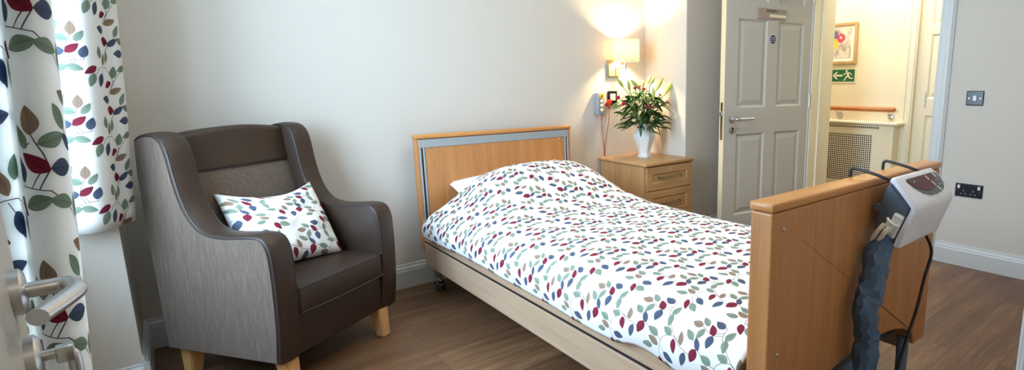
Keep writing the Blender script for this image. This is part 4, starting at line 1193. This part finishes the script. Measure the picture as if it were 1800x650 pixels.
# hooks over the cap
for x in (1.512, 1.725):
    b = B(); P = [(x, -2.302, .815), (x, -2.303, .872), (x, -2.308, .882), (x, -2.318, .884), (x + .002, -2.375, .873), (x + .004, -2.400, .866), (x + .010, -2.445, .853)]
    tube(b, catmull(P, 5), .0046, 10); build('hook', b, MAT['black'], pu, True)
# power lead
b = B(); tube(b, catmull([(1.742, -2.40, .72), (1.80, -2.395, .690), (1.852, -2.405, .635), (1.873, -2.42, .575), (1.833, -2.42, .496), (1.794, -2.42, .403), (1.739, -2.42, .323), (1.677, -2.42, .224), (1.62, -2.43, .10), (1.62, -2.46, .012), (1.70, -2.54, .008), (1.9, -2.62, .008)], 8), .0052, 10); build('power_lead', b, MAT['black'], pu, True)
# crumpled navy sleeve round the air hoses
hz = [(1.487, -2.428, .712), (1.480, -2.425, .665), (1.449, -2.425, .603), (1.421, -2.425, .545), (1.408, -2.425, .510), (1.414, -2.428, .444), (1.416, -2.428, .405), (1.424, -2.428, .317), (1.43, -2.428, .22), (1.44, -2.43, .12), (1.46, -2.44, .045)]
P = catmull(hz, 3); b = B(); n = 11; rings = []
for i, p in enumerate(P):
    t = i / (len(P) - 1)
    T = (P[min(i + 1, len(P) - 1)] - P[max(i - 1, 0)]).normalized()
    N = Vector((0, -1, 0)); N = (N - T * N.dot(T)).normalized(); S_ = T.cross(N)
    fat = .024 + .013 * smoothstep(.02, .10, t)
    ring = []
    for k in range(n):
        a = 2 * PI * k / n + .25 * (i % 2)
        c_ = noise.voronoi(Vector((math.cos(a) * .9, math.sin(a) * .9, p.z * 12 + math.cos(a) * 1.3)))[0][0]
        c2 = noise.noise(Vector((math.cos(a) * 1.8, math.sin(a) * 1.8, p.z * 30)))
        r_ = fat * (.60 + .62 * c_ + .22 * c2)
        q = p + N * math.sin(a) * r_ * .95 + S_ * math.cos(a) * r_ * 1.05
        q.y = min(q.y, -2.382)
        ring.append(b.verts.new(q))
    rings.append(ring)
for a, c in zip(rings, rings[1:]):
    for k in range(n): b.faces.new([a[k], a[(k + 1) % n], c[(k + 1) % n], c[k]])
b.faces.new(rings[0][::-1]); b.faces.new(rings[-1])
build('hose_sleeve', b, MAT['sleeve'], pu, True, angle=10)
b = B(); wbox(b, Matrix.Translation((1.497, -2.40, .655)) @ Matrix.Rotation(R(-35), 4, 'Y'), -.008, .008, -.012, .012, -.012, .012, .003, 2); build('hose_clip', b, MAT['white_plastic'], pu)

# ================================================================ curtains
def curtain(name, path, z0, z1, label, nz=40, sway=.004, seed=0, lean=.06):
    P = catmull([(a, c, 0) for a, c in path], 7)
    L = [0.0]
    for a, c in zip(P, P[1:]): L.append(L[-1] + (c - a).length)
    b = B()
    def f(i, j):
        p = P[i]; t = j / nz; z = lerp(z0, z1, t)
        k = .45 + .55 * (1 - t)
        q = noise.noise(Vector((p.x * 9 + seed, p.y * 9, z * 2.2)))
        q2 = noise.noise(Vector((p.x * 9 + seed + 7, p.y * 9, z * 2.2)))
        return (p.x + sway * q * k + lean * min(z - z0, .8), p.y + sway * q2 * k, z)
    grid_surface(b, f, range(len(P)), range(nz + 1), lambda i, j: (L[i], lerp(z0, z1, j / nz)))
    o = build(name, b, MAT['curtain'], None, True, angle=180, loc=(path[0][0], path[0][1], z0)); solidify(o, .003, 0)
    return set_props(o, label, 'curtain', 'leaf print curtains at the window')
curtain('curtain', [(-.262, -.455), (-.278, -.50), (-.265, -.545), (-.240, -.575), (-.205, -.588), (-.172, -.578), (-.148, -.545), (-.138, -.505), (-.136, -.490), (-.128, -.480), (-.116, -.470), (-.106, -.455), (-.098, -.430), (-.104, -.395)], .655, 2.28,
        'bright window lit leaf print curtain hanging behind the brown armchair', seed=2)
curtain('curtain', [(-.16, -1.76), (-.139, -1.80), (-.130, -1.85), (-.133, -1.885), (-.144, -1.905), (-.158, -1.905), (-.172, -1.885), (-.180, -1.850), (-.188, -1.832), (-.198, -1.846), (-.211, -1.865), (-.228, -1.852), (-.240, -1.822), (-.256, -1.83), (-.275, -1.86), (-.30, -1.85), (-.32, -1.82), (-.35, -1.85)], .655, 2.28,
        'shaded leaf print curtain at the left border beside the near door handle', seed=9)
# ================================================================ light
def area(name, loc, rot, sx, sy, power, col, spread=None):
    l = bpy.data.lights.new(name, 'AREA'); l.shape = 'RECTANGLE'; l.size = sx; l.size_y = sy; l.energy = power; l.color = col
    if spread: l.spread = spread
    o = bpy.data.objects.new(name, l); o.location = loc; o.rotation_euler = rot; COL.objects.link(o); return o
def point(name, loc, power, col, r=.05):
    l = bpy.data.lights.new(name, 'POINT'); l.energy = power; l.color = col; l.shadow_soft_size = r
    o = bpy.data.objects.new(name, l); o.location = loc; COL.objects.link(o); return o
# daylight outside the window
area('window_daylight', (WX - .22, (WY0 + WY1) / 2, (WZ0 + WZ1) / 2 + .05), (0, R(-90), 0), WZ1 - WZ0, WY1 - WY0 - .05, 128, (.56, .78, 1.0))
# added room and lobby fill lamps, corridor light, wall lamp bulb
area('room_fill_light', (1.7, -1.7, CEIL - .03), (0, 0, 0), .6, .6, 14, (1.0, .92, .80))  # unseen fill lamp added to lift the whole room
area('corridor_ceiling_light', (4.33, -.75, CEIL - .03), (0, 0, 0), .5, 1.6, 27, (1.0, .92, .78))
area('lobby_fill_light', (.6, -3.8, CEIL - .03), (0, 0, 0), 1.2, .8, 8, (1.0, .9, .78))  # unseen fill lamp added behind the view, shining in through the doorway
point('wall_lamp_bulb', (2.518, -.105, 1.365), 28.0, (1.0, .71, .38), .025)

w_ = bpy.data.worlds.new('sky'); SC.world = w_; w_.use_nodes = True
nt = w_.node_tree; bg = nt.nodes['Background']
sky = nt.nodes.new('ShaderNodeTexSky'); sky.sky_type = 'NISHITA'; sky.sun_disc = False; sky.sun_elevation = R(35); sky.sun_rotation = R(60)
nt.links.new(sky.outputs[0], bg.inputs[0]); bg.inputs[1].default_value = .25

# ================================================================ camera
F, CX, CY = 949.04, 1122.01, 322.34
cd = bpy.data.cameras.new('camera'); co_ = bpy.data.objects.new('camera', cd); COL.objects.link(co_)
cd.sensor_fit = 'HORIZONTAL'; cd.sensor_width = 36; cd.lens = F / 1800 * 36
cd.shift_x = -(CX - 900) / 1800; cd.shift_y = (CY - 325) / 1800
cd.clip_start = .02
yw, pt, rl = R(41.6171), R(10.4602), R(-.254)
fw = Vector((math.sin(yw) * math.cos(pt), math.cos(yw) * math.cos(pt), -math.sin(pt)))
rt = Vector((math.cos(yw), -math.sin(yw), 0)); up = rt.cross(fw)
rt2 = rt * math.cos(rl) + up * math.sin(rl); up2 = -rt * math.sin(rl) + up * math.cos(rl)
M = Matrix((rt2, up2, -fw)).transposed().to_4x4(); M.translation = Vector((0, -3.0618, 1.13))
co_.matrix_world = M
SC.camera = co_
SC.view_settings.view_transform = 'Standard'; SC.view_settings.look = 'None'
SC.view_settings.exposure = 0.0; SC.view_settings.gamma = 1.0; SC.view_settings.use_curve_mapping = False
SC.cycles.use_denoising = True
SC.cycles.max_bounces = 10; SC.cycles.diffuse_bounces = 6; SC.cycles.glossy_bounces = 4; SC.cycles.transmission_bounces = 6; SC.cycles.transparent_max_bounces = 8
SC.cycles.caustics_reflective = False; SC.cycles.caustics_refractive = False
SC.cycles.sample_clamp_indirect = 6.0
